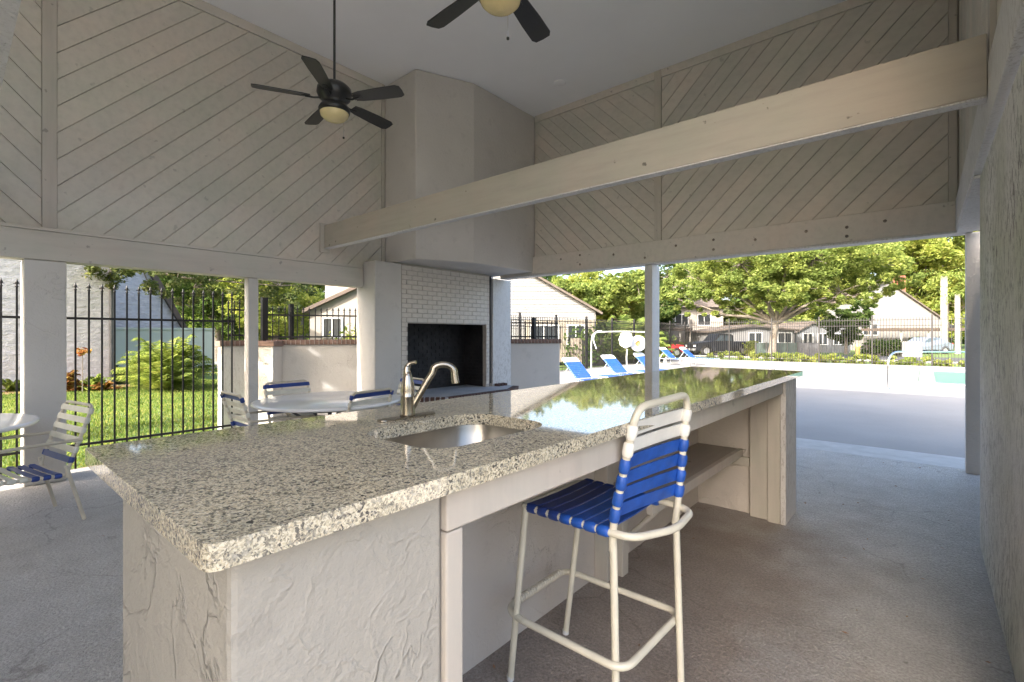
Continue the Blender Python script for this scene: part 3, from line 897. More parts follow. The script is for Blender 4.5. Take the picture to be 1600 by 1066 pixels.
ch3 = make_chair([N_, N_, W_, W_, W_, N_, N_], [W_, N_, W_, W_, W_, N_], 'strap chair facing out behind the white table, blue band across its top')
ch3.location = (-5.69, 2.79, 0); ch3.rotation_euler = (0, 0, face(1, .04))
copy_tree(ch3, (-4.79, 2.86, 0), face(-1, -.15), 'strap chair with its back to us between the white table and faucet')
copy_tree(ch3, (-5.33, 3.74, 0), face(-.1, -1), 'strap chair half hidden behind the faucet before the black firebox')

def make_table(label):
    r = thing('round_table', label, 'table', (0, 0, 0), 0, 'round white patio tables')
    t_ = MB(); R0 = .76
    t_.lathe([(0, .688), (R0 - .03, .688), (R0 - .004, .694), (R0, .706), (R0 - .004, .718), (R0 - .03, .724), (0, .724)], (0, 0, 0), 64)
    t_.build('table_top', 'table_white', r, local=True)
    c = MB(); c.tube([(0, 0, .02), (0, 0, .685)], .022, 12); c.build('pedestal', 'black_metal', r, local=True)
    for k in range(4):
        a = pi / 4 + k * pi / 2
        l = MB(); q_ = fillet([(.56 * cos(a), .56 * sin(a), .68), (.12 * cos(a), .12 * sin(a), .42), (.12 * cos(a), .12 * sin(a), .25), (.4 * cos(a), .4 * sin(a), .0)], .2)
        l.tube(q_, .013, 8); l.build('leg', 'grey_metal', r, local=True)
    rg = MB(); rg.tube([(.5 * cos(2 * pi * k / 24), .5 * sin(2 * pi * k / 24), .655) for k in range(25)], .01, 6, False); rg.build('support_ring', 'black_metal', r, local=True)
    return r
tb = make_table('round white table with chairs in front of the fireplace side')
tb.location = (-5.22, 2.88, 0); tb.scale = (1.06,) * 3
copy_tree(tb, (-6.10, -.25, 0), 0, 'round white table cut off by the left edge')

# ------------------------------------------------------------------ ceiling fans
def make_fan(label, rot, zc):
    r = thing('ceiling_fan', label, 'ceiling fan', (0, 0, 0), rot, 'black five-blade ceiling fans')
    MB().tube([(0, 0, .14), (0, 0, CZ - zc)], .011, 10).build('downrod', 'fan_black', r, local=True)
    MB().lathe([(0, -.09), (.05, -.09), (.07, -.04), (.07, -.002), (0, -.002)], (0, 0, CZ - zc), 20).build('canopy', 'fan_black', r, local=True)
    MB().lathe([(0, .17), (.03, .17), (.055, .15), (.11, .13), (.145, .095), (.15, .05), (.135, .01), (.10, -.02), (.09, -.045), (.12, -.06), (.135, -.09), (.13, -.12), (0, -.12)], (0, 0, 0), 32).build('motor_housing', 'fan_black', r, local=True)
    MB().lathe([(.122, -.121), (.115, -.15), (.09, -.175), (.05, -.192), (0, -.198)], (0, 0, 0), 32).build('lamp_bowl', 'glass_amber', r, local=True)
    for k in range(5):
        a = 2 * pi * k / 5; ca, sa = cos(a), sin(a)
        def T(x, y, z):
            # pitch about the blade axis
            pz = radians(-13); y2, z2 = y * cos(pz) - z * sin(pz), y * sin(pz) + z * cos(pz)
            return (x * ca - y2 * sa, x * sa + y2 * ca, z2 + .0)
        out_ = [(.20, -.045), (.26, -.058), (.45, -.068), (.62, -.070), (.655, -.052), (.66, 0), (.655, .052), (.62, .070), (.45, .068), (.26, .058), (.20, .045)]
        bl_ = MB(); top = [T(x, y, .004) for x, y in out_]
        bl_.extr(top, Vector(T(0, 0, -.004)) - Vector(T(0, 0, .004)))
        bo = bl_.build('blade', 'fan_black', r, local=True)
        ir = MB(); ir.tube([T(.11, 0, .0), T(.17, .012, -.012), T(.24, .0, -.008)], .009, 8)
        ir.extr([T(.19, -.03, -.005), T(.27, -.018, -.005), T(.27, .018, -.005), T(.19, .03, -.005)], (0, 0, -.004)); ir.build('blade_iron', 'fan_black', bo, local=True)
    MB().tube([(.10, .0, -.12), (.10, .0, -.30)], .0013, 5).build('pull_chain', 'chrome', r, local=True)
    MB().lathe([(0, -.012), (.009, -.006), (.009, .006), (0, .012)], (.10, 0, -.305), 10).build('chain_knob', 'fan_black', r, local=True)
    r.location = (0, 0, zc)
    return r
FZ = 3.60
fa = make_fan('black ceiling fan on a long rod before the left board wall', YAW + radians(58), FZ)
fa.location = (-4.0, 2.25, FZ)
fb_ = copy_tree(fa, (-1.89, 2.11, FZ), YAW + radians(64), 'nearer ceiling fan cut off by the top edge with only two blades visible')

# ------------------------------------------------------------------ iron fences
def picket_mesh(h, w_=.018, finial=True, mat='black_metal'):
    mb = MB(); mb.box(-w_ / 2, w_ / 2, -w_ / 2, w_ / 2, 0, h - (.10 if finial else 0))
    if finial:
        z = h - .10
        mb.lathe([(w_ * .6, 0), (w_ * .95, .008), (w_ * .6, .016), (w_ * .45, .03), (w_ * 1.0, .05), (w_ * .5, .07), (.001, .10)], (0, 0, z), 6)
        mb.box(-w_ * 1.5, w_ * 1.5, -.003, .003, z + .034, z + .042)
    me = mb.mesh('picket'); me.materials.append(MAT[mat]); return me
def fence(label, p0, p1, z0, z1, rails, spacing=.12, post_every=2.4, zp=None, finial=True, cap=300, ends=True, w_=.018, zr=None, mat='black_metal', name='iron_fence'):
    L = math.hypot(p1[0] - p0[0], p1[1] - p0[1]); ux, uy = (p1[0] - p0[0]) / L, (p1[1] - p0[1]) / L
    r = thing(name, label, 'fence', (p0[0], p0[1], z0)); an = math.atan2(uy, ux)
    me = picket_mesh(z1 - z0, w_, finial, mat)
    n = int(L / spacing); extra = MB()
    for i in range(n + 1):
        x, y = p0[0] + ux * i * spacing, p0[1] + uy * i * spacing
        if i < cap: inst('picket', me, r, (x, y, z0), (0, 0, an))
        else: extra.box(x - w_ / 2, x + w_ / 2, y - w_ / 2, y + w_ / 2, z0, z1)
    if extra.v: tag(extra.build('far_pickets', mat, r), kind='stuff')
    for z in rails: MB().obox(p0, p1, .024, z - .014, z + .014).build('rail', mat, r)
    if post_every:
        k = 0
        while k * post_every <= L + .01:
            x, y = p0[0] + ux * k * post_every, p0[1] + uy * k * post_every
            pm = MB(); pm.box(x - .035, x + .035, y - .035, y + .035, zr if zr is not None else z0 - .1, zp or z1 + .03); pm.box(x - .042, x + .042, y - .042, y + .042, (zp or z1 + .03), (zp or z1 + .03) + .02)
            pm.build('post', mat, r); k += 1
    return r
fence('black iron fence with spear tips along the lawn edge', (-7.62, -2.03), (-7.62, 2.72), -.10, 2.13, (.20, 1.70), .121, 0)

# low stucco wall with brick cap, in a shallow angle round the patio corner
WA = at(343, 8.0); WB = at(404, 8.45); WC = at(420, 8.5); WD = at(872, 10.4)
def low_wall(label, a, b_, z1, mat, wid=.20, name='low_wall', cp=.03):
    r = thing(name, label, 'wall', (a[0], a[1], -.1))
    MB().obox(a, b_, wid, -.12, z1 - .09).build('wall_body', mat, r, bevel=.01)
    L = math.hypot(b_[0] - a[0], b_[1] - a[1]); ux, uy = (b_[0] - a[0]) / L, (b_[1] - a[1]) / L
    MB().obox((a[0] - ux * cp, a[1] - uy * cp), (b_[0] + ux * cp, b_[1] + uy * cp), wid + cp * 1.4, z1 - .089, z1 - .006).build('cap_mortar', 'mortar_paint', r)
    L2 = L + 2 * cp; n = max(1, int(L2 / .074)); an = math.atan2(uy, ux)
    mb = MB(); mb.box(-.032, .032, -(wid / 2 + cp), wid / 2 + cp, -.044, .044); me = mb.mesh('cap_brick'); me.materials.append(MAT['cap_brick'])
    for i in range(n):
        u = (i + .5) * L2 / n - cp
        inst('cap_brick', me, r, (a[0] + ux * u, a[1] + uy * u, z1 - .044 + random.uniform(-.001, .001)), (0, 0, an))
    return r
low_wall('sunlit end of the low stucco wall behind the slim column', WA, WB, 1.41, 'stucco_white')
low_wall('long low stucco wall with brick cap left of the fireplace', WC, at(590, 9.25), 1.42, 'stucco_plain')
low_wall('low stucco wall with brick cap right of the fireplace', at(792, 10.05), WD, 1.42, 'stucco_plain')
pr = thing('wall_pier', 'grey stucco pier with brick cap beside the slim column', 'pier', (*at(421, 8.3), -.1))
pa, pb = at(406, 8.3), at(434, 8.3)
MB().obox(pa, pb, .32, -.12, 1.31).build('pier_body', 'stucco_plain', pr, bevel=.01)
MB().obox(at(404.5, 8.3), at(435.5, 8.3), .36, 1.311, 1.40).build('pier_cap', 'cap_brick', pr, bevel=.005)
fence('short spiked fence on top of the sunlit low wall end', at(357, 8.1), at(404, 8.45), 1.41, 2.10, (1.50, 1.93), .085, 0, w_=.016)
fp1 = fence('iron fence on the brick cap left of the fireplace', at(416, 8.5), at(588, 9.25), 1.42, 2.02, (1.47, 1.86), .10, .0, w_=.016)
q_ = at(413, 8.45)
MB().box(q_[0] - .045, q_[0] + .045, q_[1] - .045, q_[1] + .045, 1.40, 2.16).build('post', 'black_metal', fp1)
q_ = at(455, 8.7)
MB().box(q_[0] - .035, q_[0] + .035, q_[1] - .035, q_[1] + .035, 1.42, 2.06).build('post', 'black_metal', fp1)
fence('iron fence on the brick cap right of the fireplace', at(792, 10.05), at(872, 10.4), 1.42, 1.80, (1.47, 1.76), .10, .6, 1.86, False, w_=.016, zr=1.42)
fence('tall black pool fence behind the blue loungers', (-11.8, 9.5), (-11.8, 31.8), -.05, 2.25, (.12, 1.85, 2.1), .12, 2.4, 2.35, False, w_=.02)
fence('black pool fence along the far side of the deck', (-11.7, 31.9), (16.5, 31.9), -.05, 2.42, (.12, 2.0, 2.3), .12, 2.4, 2.52, False, w_=.02)

# ------------------------------------------------------------------ loungers
def make_lounger(flat=False):
    r = thing('sun_lounger', 'sun lounger', 'sun lounger', (0, 0, 0), 0, 'blue strap sun loungers in a row by the fence')
    # local +y towards the foot; hinge at y=0
    for s_ in (-1, 1):
        MB().tube(fillet([(s_ * .30, -.62, .33), (s_ * .30, 1.25, .33)], .1), .016, 8).build('side_rail', 'white_metal', r, local=True)
        for y in (-.45, .95):
            MB().tube(fillet([(s_ * .30, y - .14, .33), (s_ * .31, y - .12, .02), (s_ * .31, y + .12, .02), (s_ * .30, y + .14, .33)], .08), .014, 8).build('leg', 'white_metal', r, local=True)
    MB().tube([(-.3, 1.25, .33), (.3, 1.25, .33)], .016, 8).build('foot_bar', 'white_metal', r, local=True)
    hgt = (.80, .03) if flat else (.64, .60)
    top = (0 - hgt[0], .34 + hgt[1] * .92)
    MB().tube(fillet([(-.27, 0, .345), (-.27, top[0], top[1]), (.27, top[0], top[1]), (.27, 0, .345)], .08), .016, 8).build('back_frame', 'white_metal', r, local=True)
    for s_ in (-1, 1):
        if not flat: MB().tube([(s_ * .25, -.38, .66), (s_ * .28, -.60, .34)], .011, 6).build('strut', 'white_metal', r, local=True)
    for i in range(15):
        y = .05 + i * .082
        s_ = MB(); strap(s_, (-.30, y, .335), (.30, y, .335), (0, 1, 0), .06, .017); s_.build('bed_strap', 'blue_strap', r, local=True)
    for i in range(11):
        u = .08 + i * .083
        s_ = MB(); strap(s_, (-.27, top[0] * u, .345 + (top[1] - .345) * u), (.27, top[0] * u, .345 + (top[1] - .345) * u), (0, top[0], top[1] - .345), .062, .017, .005, -.002)
        s_.build('back_strap', 'white_strap' if i > 8 else 'blue_strap', r, local=True)
    return r
lg = make_lounger()
lg.location = (-7.0, 11.25, -.03); lg.rotation_euler = (0, 0, face(1, -.25)); lg['label'] = 'nearest blue strap lounger, right beside the low wall end'
lab = ['blue lounger with upright back under the end of the arched white pipe', 'lounger mostly hidden behind the left side of the white post',
       'lounger just right of the white post with white top straps', 'farthest lounger with pale blue straps beside the fence corner']
for i, (x, y) in enumerate([(-7.1, 13.55), (-7.15, 15.9), (-9.8, 24.2), (-9.2, 25.4)]):
    copy_tree(lg, (x, y, -.03), face(1, -.25 + .05 * i), lab[i])

lf = make_lounger(True); lf.location = (-6.5, 12.4, -.03); lf.rotation_euler = (0, 0, face(1, -.2)); lf['label'] = 'nearer of two flat blue loungers, between the first two raised backs'
copy_tree(lf, (-6.6, 14.7, -.03), face(1, -.25), 'farther flat blue lounger, just beyond the second raised back')
# white pool hoist beside the fence
ho = thing('hose_reel_frame', 'white arched pipe frame carrying two round white discs by the fence', 'pool equipment', (*at(960, 17), -.03))
hx = lambda px, y: (*at(px, 17), EYE + (HZ - y) / F_PX * 17)
MB().tube(fillet([hx(924, 592), hx(924, 530), hx(928, 519), hx(975, 518), hx(1010, 519)], .25), .02, 8).build('pipe_frame', 'white_metal', ho)
MB().tube(fillet([hx(932, 545), hx(926, 530), hx(931, 518), hx(940, 517)], .2), .02, 8).build('brace', 'white_metal', ho)
ds = MB()
def disc(mb, c, rad, th, rin=0.0, n=24, ax=None):
    ax = Vector(ax).normalized(); u = ax.orthogonal().normalized(); v_ = ax.cross(u); c = Vector(c)
    ring = [(rin, -th / 2), (rad * .93, -th / 2), (rad, -th * .2), (rad, th * .2), (rad * .93, th / 2), (rin, th / 2)]
    if rin > 0: ring.append(ring[0])
    vs = []; fs = []
    for (q0, q1) in ring:
        for k in range(n):
            a = 2 * pi * k / n; vs.append(c + (u * cos(a) + v_ * sin(a)) * q0 + ax * q1)
    for i in range(len(ring) - 1):
        for k in range(n):
            k2 = (k + 1) % n; fs.append((i * n + k, i * n + k2, (i + 1) * n + k2, (i + 1) * n + k))
    mb.add(vs, fs, False)
view = Vector((FW[0], FW[1], 0)); side = Vector((RT[0], RT[1], 0))
disc(ds, hx(997, 537), .28, .09, .10, 28, view); ds.build('round_disc', 'white_metal', ho)
ds = MB(); disc(ds, hx(978, 531), .31, .10, 0, 8, view * .6 + side * .8); ds.build('octagonal_disc', 'white_metal', ho)
ds = MB(); disc(ds, Vector(hx(997, 537)) + view * .03, .10, .03, 0, 16, view); ds.build('hub', 'plastic_yellow', ho)
MB().tube([hx(980, 546), hx(979, 558), hx(980, 592)], .022, 8).build('stand', 'white_metal', ho)

# pool handrail
hr = thing('handrail', 'polished steel pool handrail curving up from the deck', 'handrail', (-.78, 17.27, -.03))
q2 = at(1518, 15.1)
MB().tube(fillet([(-.78, 17.27, -.03), (-.78, 17.27, 1.03), (q2[0], q2[1], .98), (q2[0] + .05, q2[1] + .1, -.03)], .45), .026, 12).build('rail_tube', 'chrome', hr)
MB().lathe([(.06, 0), (.06, .015), (.03, .03)], (-.78, 17.27, -.03), 16).build('flange', 'chrome', hr)
# small things on and beyond the deck
def solid(name, label, cat, px, d, w_, dep, h, mat, z0=-.03, group=None):
    x, y = at(px, d)
    o = MB().obox((x - RT[0] * w_ / 2, y - RT[1] * w_ / 2), (x + RT[0] * w_ / 2, y + RT[1] * w_ / 2), dep, z0, z0 + h).build(name, mat, bevel=.03)
    return tag(o, label, cat, group)
by = thing('bollard', 'short yellow bollard beyond the far pool fence', 'bollard', (*at(1340, 33), -.12))
MB().lathe([(0, 0), (.14, 0), (.14, .78), (.17, .80), (.17, .92), (.1, 1.0), (0, 1.02)], (*at(1340, 33), -.12), 16).build('bollard_body', 'plastic_yellow', by)
dk = thing('deck_drain_cap', 'small dark cap set in the pool deck beyond the counter', 'cap', (*at(1208, 21.5), -.03))
MB().lathe([(0, .05), (.06, .05), (.08, .0)], (*at(1208, 21.5), -.03), 12).build('cap_body', 'grey_metal', dk)

# ------------------------------------------------------------------ vehicles
def wheel(r, x, y, rad, wd=.22):
    o = MB().lathe([(rad * .62, -wd / 2), (rad * .95, -wd / 2), (rad, -wd * .3), (rad, wd * .3), (rad * .95, wd / 2), (rad * .62, wd / 2)], (x, y, rad), 24, 'Y').build('tyre', 'tyre', r, local=True)
    MB().lathe([(0, -wd * .42), (rad * .5, -wd * .44), (rad * .62, -wd / 2 + .01), (rad * .62, wd / 2 - .01), (rad * .5, wd * .44), (0, wd * .42)], (x, y, rad), 20, 'Y').build('rim', 'rim', o, local=True)
def vehicle(name, label, cat, loc, rz, prof, glass, paint, wheels, wid=1.8, rad=.34, trim=True):
    """side profile extruded across; +x is the nose"""
    r = thing(name, label, cat, loc, rz)
    b0 = MB(); n = len(prof)
    vs = []
    for s_ in (-1, 1):
        for (x, z) in prof: vs.append((x, s_ * (wid / 2 - (.12 if z > 1.0 else 0) - (.05 if z > 1.4 else 0)), z))
    b0.add(vs, [tuple(range(n - 1, -1, -1)), tuple(range(n, 2 * n))] + [(i, (i + 1) % n, n + (i + 1) % n, n + i) for i in range(n)])
    b0.build('body', paint, r, local=True, bevel=.04)
    for gl in glass:
        for s_ in (-1, 1):
            g_ = MB(); yy = s_ * (wid / 2 - .10)
            g_.extr([(x, yy, z) for x, z in gl], (0, s_ * -.04 + s_ * .05, 0)); g_.build('side_window', 'car_glass', r, local=True)
    for x in wheels:
        for s_ in (-1, 1):
            wheel(r, x, s_ * (wid / 2 - .08), rad)
            ar = MB(); ar.lathe([(rad * 1.12, -.02), (rad * 1.22, -.02), (rad * 1.22, .02), (rad * 1.12, .02)], (x, s_ * (wid / 2 + .0), rad), 20, 'Y'); ar.build('wheel_arch', 'tyre', r, local=True)
    xf = max(p_[0] for p_ in prof); xb = min(p_[0] for p_ in prof)
    for s_ in (-1, 1):
        MB().box(xf - .03, xf + .02, s_ * wid * .38 - .14, s_ * wid * .38 + .14, .72, .86).build('headlight', 'white_metal', r, local=True, bevel=.01)
        MB().box(xb - .02, xb + .03, s_ * wid * .42 - .08, s_ * wid * .42 + .08, .72, .92).build('tail_light', 'plastic_red', r, local=True, bevel=.01)
    MB().box(xf - .02, xf + .08, -wid * .46, wid * .46, .42, .58).build('bumper', 'rim', r, local=True, bevel=.02)
    return r
x, y = at(1124, 38.5)
vehicle('pickup_truck', 'black pickup truck parked beyond the fence facing left', 'truck', (x, y, -.11), YAW + pi + radians(8),
        [(-2.5, .42), (-2.5, 1.12), (-.75, 1.12), (-.70, 1.62), (-.45, 1.72), (.45, 1.72), (.95, 1.15), (2.2, 1.05), (2.45, .95), (2.5, .5), (2.3, .36), (-2.3, .36)],
        [[(-.55, 1.18), (-.50, 1.58), (.05, 1.60), (.05, 1.18)], [(.12, 1.18), (.12, 1.60), (.42, 1.60), (.82, 1.18)]], 'truck_paint', (-1.55, 1.60), 1.85, .40)
CARP = [(-2.1, .35), (-2.15, .85), (-1.7, 1.0), (-1.15, 1.40), (.1, 1.43), (.75, 1.02), (1.85, .88), (2.1, .65), (2.1, .35)]
CARG = [[(-1.2, 1.02), (-.95, 1.33), (-.35, 1.36), (-.35, 1.02)], [(-.28, 1.02), (-.28, 1.36), (.05, 1.36), (.50, 1.02)]]
x, y = at(1024, 36.5)
vehicle('parked_car', 'red car parked beyond the fence, half hidden by the white post', 'car', (x, y, -.11), YAW + radians(8), CARP, CARG, 'car_red', (-1.35, 1.3), 1.7, .31)
x, y = at(1440, 42)
vehicle('parked_car', 'silver blue car parked behind the pool handrail', 'car', (x, y, -.11), YAW + radians(185), CARP, CARG, 'car_silver', (-1.35, 1.3), 1.7, .31)

# ------------------------------------------------------------------ houses
def window(r, c, ax, w_, h, nrm, fmat='white_metal'):
    """window with frame and pane on a facade; c centre, ax along wall"""
    c = Vector(c); ax = Vector(ax).normalized(); nrm = Vector(nrm).normalized(); up = Vector((0, 0, 1))
    def rect(a, b_, z0, z1, off, th, name, mat, par):
        p4 = [c + ax * a + up * z0 + nrm * off, c + ax * b_ + up * z0 + nrm * off, c + ax * b_ + up * z1 + nrm * off, c + ax * a + up * z1 + nrm * off]
        return MB().extr(p4, nrm * th).build(name, mat, par)
    fr = MB()
    for (a, b_, z0, z1) in ((-w_ / 2, w_ / 2, -h / 2, -h / 2 + .07), (-w_ / 2, w_ / 2, h / 2 - .07, h / 2), (-w_ / 2, -w_ / 2 + .07, -h / 2 + .07, h / 2 - .07), (w_ / 2 - .07, w_ / 2, -h / 2 + .07, h / 2 - .07), (-.03, .03, -h / 2 + .07, h / 2 - .07)):
        p4 = [c + ax * a + up * z0, c + ax * b_ + up * z0, c + ax * b_ + up * z1, c + ax * a + up * z1]
        fr.extr([p_ + nrm * .005 for p_ in p4], nrm * .06)
    fo = fr.build('window', fmat, r)
    rect(-w_ / 2 + .06, w_ / 2 - .06, -h / 2 + .06, h / 2 - .06, .008, .02, 'pane', 'window_dark', fo)

def V3(px, y, d):
    x_, y_ = at(px, d); return Vector((x_, y_, EYE + (HZ - y) / F_PX * d))
def gable_house(name, label, pts, depth, mat, roofmat, siding=None, d=30, z0=-.12):
    """front wall outline given as plan-facing polygon; extruded away from the viewer"""
    r = thing(name, label, 'house', (*at(pts[0][0], d), z0))
    P = [V3(px, y, d) for px, y in pts]
    MB().extr(P, view * depth).build('wall', mat, r)
    return r, P
def slabroof(r, a, b_, depth, th, over, mat, name='roof'):
    """a sloping roof plane between wall-top points a,b extruded back"""
    a, b_ = Vector(a), Vector(b_); e = (b_ - a).normalized()
    a2, b2 = a - e * over, b_ + e * over; n_ = Vector((0, 0, th))
    P = [a2 - view * over, b2 - view * over, b2 - view * over + n_, a2 - view * over + n_]
    MB().extr(P, view * (depth + 2 * over)).build(name, mat, r)
# white sided house left of centre
D = 26.0
hs, P = gable_house('house', 'white lap-sided house with sloping gable behind the low wall', [(770, 566), (770, 400), (800, 412), (931, 487), (931, 566)], 8, 'siding_white', 'roof_brown', d=D)
lap = MB(); zt = P[2].z
z = 1.9
while z < zt:
    # right limit follows the slope
    pz = HZ - (z - EYE) / D * F_PX
    pr_ = 931 if pz > 487 else 931 - (487 - pz) / (487 - 412) * 131
    a, b_ = V3(772, 524, D), V3(pr_ - 2, 524, D)
    a.z = b_.z = z
    q4 = [a - view * .002, b_ - view * .002, b_ + Vector((0, 0, .13)) - view * .002, a + Vector((0, 0, .13)) - view * .002]
    vs = [a - view * .035, b_ - view * .035, b_ - view * .004 + Vector((0, 0, .135)), a - view * .004 + Vector((0, 0, .135)), a - view * .001, b_ - view * .001]
    lap.add(vs, [(0, 1, 2, 3), (0, 4, 5, 1)]); z += .14
tag(lap.build('siding_boards', 'siding_white', hs), kind='stuff')
slabroof(hs, P[2], P[3], 8, .12, .35, 'roof_brown')
lowp = [V3(820, 500, D - .2), V3(929, 500, D - .2), V3(929, 566, D - .2), V3(820, 566, D - .2)]
MB().extr(lowp, view * .15).build('lower_wall', 'siding_beige', hs)
window(hs, V3(850, 525, D - .25), side, 1.6, 1.2, -view); window(hs, V3(900, 525, D - .25), side, 1.0, 1.2, -view)
# cream house behind the wall on the left
D = 21
h2, P = gable_house('house', 'cream house with brown sloping fascia behind the leaning trunk', [(484, 572), (484, 486), (600, 433), (600, 572)], 7, 'house_cream', 'roof_brown', d=D)
slabroof(h2, P[1], P[2], 7, .16, .25, 'fascia_brown')
P2 = [V3(508, 500, D + 1.5), V3(508, 400, D + 1.5), V3(620, 400, D + 1.5), V3(620, 500, D + 1.5)]
MB().extr(P2, view * 5).build('upper_wall', 'house_cream', h2)
window(h2, V3(520, 512, D), side, .9, .9, -view)
# brown hip roof house
D = 50
h3, P = gable_house('house', 'pale house with brown hip roof left of the big oak', [(1005, 552), (1005, 481), (1130, 481), (1130, 552)], 9, 'house_cream', 'roof_brown', d=D)
A0, B0 = V3(1000, 480, D - .6), V3(1136, 480, D - .6); A1, B1 = A0 + view * 10.5, B0 + view * 10.5
C0, C1 = V3(1045, 444, D + 4), V3(1100, 444, D + 4)
MB().add([A0, B0, B1, A1, C0, C1], [(0, 1, 5, 4), (1, 2, 5), (2, 3, 4, 5), (3, 0, 4), (0, 3, 2, 1)]).build('roof', 'roof_brown', h3)
for px in (1030, 1065, 1100): window(h3, V3(px, 500, D), side, 1.4, 1.2, -view)
# white building behind the oak trunk
D = 44
h4, P = gable_house('house', 'low white building behind the oak trunk', [(1112, 556), (1112, 519), (1175, 510), (1241, 517), (1241, 556)], 8, 'siding_white', 'roof_brown', d=D)
slabroof(h4, P[1], P[2], 8, .15, .3, 'roof_brown'); slabroof(h4, P[2], P[3], 8, .15, .3, 'roof_brown')
for px in (1180, 1226): window(h4, V3(px, 528, D), side, 1.3, 1.0, -view)
D = 45
h6, P = gable_house('house', 'grey sided building right of the oak trunk', [(1243, 556), (1243, 520), (1268, 506), (1328, 506), (1328, 556)], 8, 'siding_grey', 'roof_brown', d=D)
slabroof(h6, P[1], P[2], 8, .12, .2, 'roof_brown'); slabroof(h6, P[2], P[3], 8, .12, .2, 'roof_brown')
for px in (1262, 1285, 1310): window(h6, V3(px, 530, D), side, 1.0, 1.1, -view)
# gable house at the right with red chimney
D = 52
h5, P = gable_house('house', 'white steep gabled house with a red chimney at the right', [(1325, 560), (1325, 470), (1384, 440), (1470, 499), (1470, 560)], 3.5, 'siding_white', 'roof_brown', d=D)
slabroof(h5, P[1], P[2], 3.5, .15, .3, 'roof_brown'); slabroof(h5, P[2], P[3], 3.5, .15, .3, 'roof_brown')
cq = [V3(1405, 470, D + 1), V3(1405, 431, D + 1), V3(1415, 431, D + 1), V3(1415, 470, D + 1)]
MB().extr(cq, view * .9).build('chimney', 'chimney_red', h5)
lp = MB()
for k in range(20):
    a = V3(1327 + k * 7.2, 500, D - .02); b_ = V3(1327 + k * 7.2 + .9, 556, D - .02)
    lp.extr([V3(1327 + k * 7.2, 502, D - .003), V3(1328 + k * 7.2, 502, D - .003), V3(1328 + k * 7.2, 556, D - .003), V3(1327 + k * 7.2, 556, D - .003)], -view * .03)
tag(lp.build('battens', 'siding_beige', h5), kind='stuff')
window(h5, V3(1360, 515, D), side, 1.6, 1.3, -view)
# carports
def carport(label, pxa, pxb, y, d, dep):
    r = thing('carport', label, 'carport', (*at(pxa, d), -.12), 0, 'flat roofed carports by the road')
    P = [V3(pxa, y, d), V3(pxb, y, d), V3(pxb, y, d) + Vector((0, 0, .28)), V3(pxa, y, d) + Vector((0, 0, .28))]
    MB().extr(P, view * dep).build('roof', 'fascia_brown', r)
    n = 4
    for i in range(n):
        q = V3(pxa + 3 + (pxb - pxa - 6) * i / (n - 1), y, d + .3)
        MB().box(q.x - .06, q.x + .06, q.y - .06, q.y + .06, -.12, q.z).build('post', 'post_wood', r)
carport('flat carport roof before the brown roofed house', 1028, 1082, 517, 46, 2)
carport('flat carport roof before the gabled house at right', 1405, 1540, 517, 46, 5)
solid('utility_box', 'white utility box on the grass left of the silver car', 'utility box', 1425, 36, 1.1, .5, 1.15, 'white_metal', -.12)
# fenced enclosure
en = thing('service_enclosure', 'dark green panel enclosure beside the oak trunk', 'enclosure', (*at(1230, 35), -.12))
for k in range(6):
    a, b_ = at(1181 + k * 16.5, 35), at(1181 + k * 16.5 + 15.9, 35)
    MB().obox(a, b_, .06, -.12, .95).build('panel', 'dark_green_panel' if k < 4 else 'grey_metal', en, bevel=.01)
    MB().obox(at(1180.5 + k * 16.5, 34.9), at(1181.3 + k * 16.5, 34.9), .08, -.12, 1.02).build('post', 'grey_metal', en)
# pale stucco building on the left
bl1 = thing('building', 'tall pale lavender stucco building beyond the lawn', 'building', (-19.9, -1, -.12))
MB().box(-30, -19.9, -14, 3.55, -.12, 6.5).build('wall', 'stucco_lavender', bl1, bevel=.02)
MB().tube([(-19.82, 3.45, -.1), (-19.82, 3.45, 6.4)], .06, 8).build('downspout', 'grey_metal', bl1)
bl2 = thing('building', 'second lavender building with sloping gable behind the palm', 'building', (*at(240, 27), -.12))
P = [Vector((-24, y_, z_)) for y_, z_ in ((2.9, -.12), (2.9, 6.2), (4.3, 6.2), (5.3, 4.3), (6.9, 1.0), (6.9, -.12))]
MB().extr(P, (-6, 0, 0)).build('wall', 'stucco_lavender', bl2)
MB().extr([P[3] + Vector((.25, -.15, .1)), P[4] + Vector((.25, 0, 0)), P[4] + Vector((.25, .1, .14)), P[3] + Vector((.25, 0, .26))], (-6.3, 0, 0)).build('roof', 'fascia_brown', bl2)
gw = thing('garden_wall', 'pale green garden wall behind the palm clump', 'wall', (*at(240, 20), -.12))
a, b_ = at(179, 18.4), at(335, 20.4)
MB().obox(a, b_, .15, -.12, 1.72).build('wall_body', 'pale_green', gw); MB().obox(a, b_, .22, 1.722, 1.80).build('coping', 'pale_green', gw)

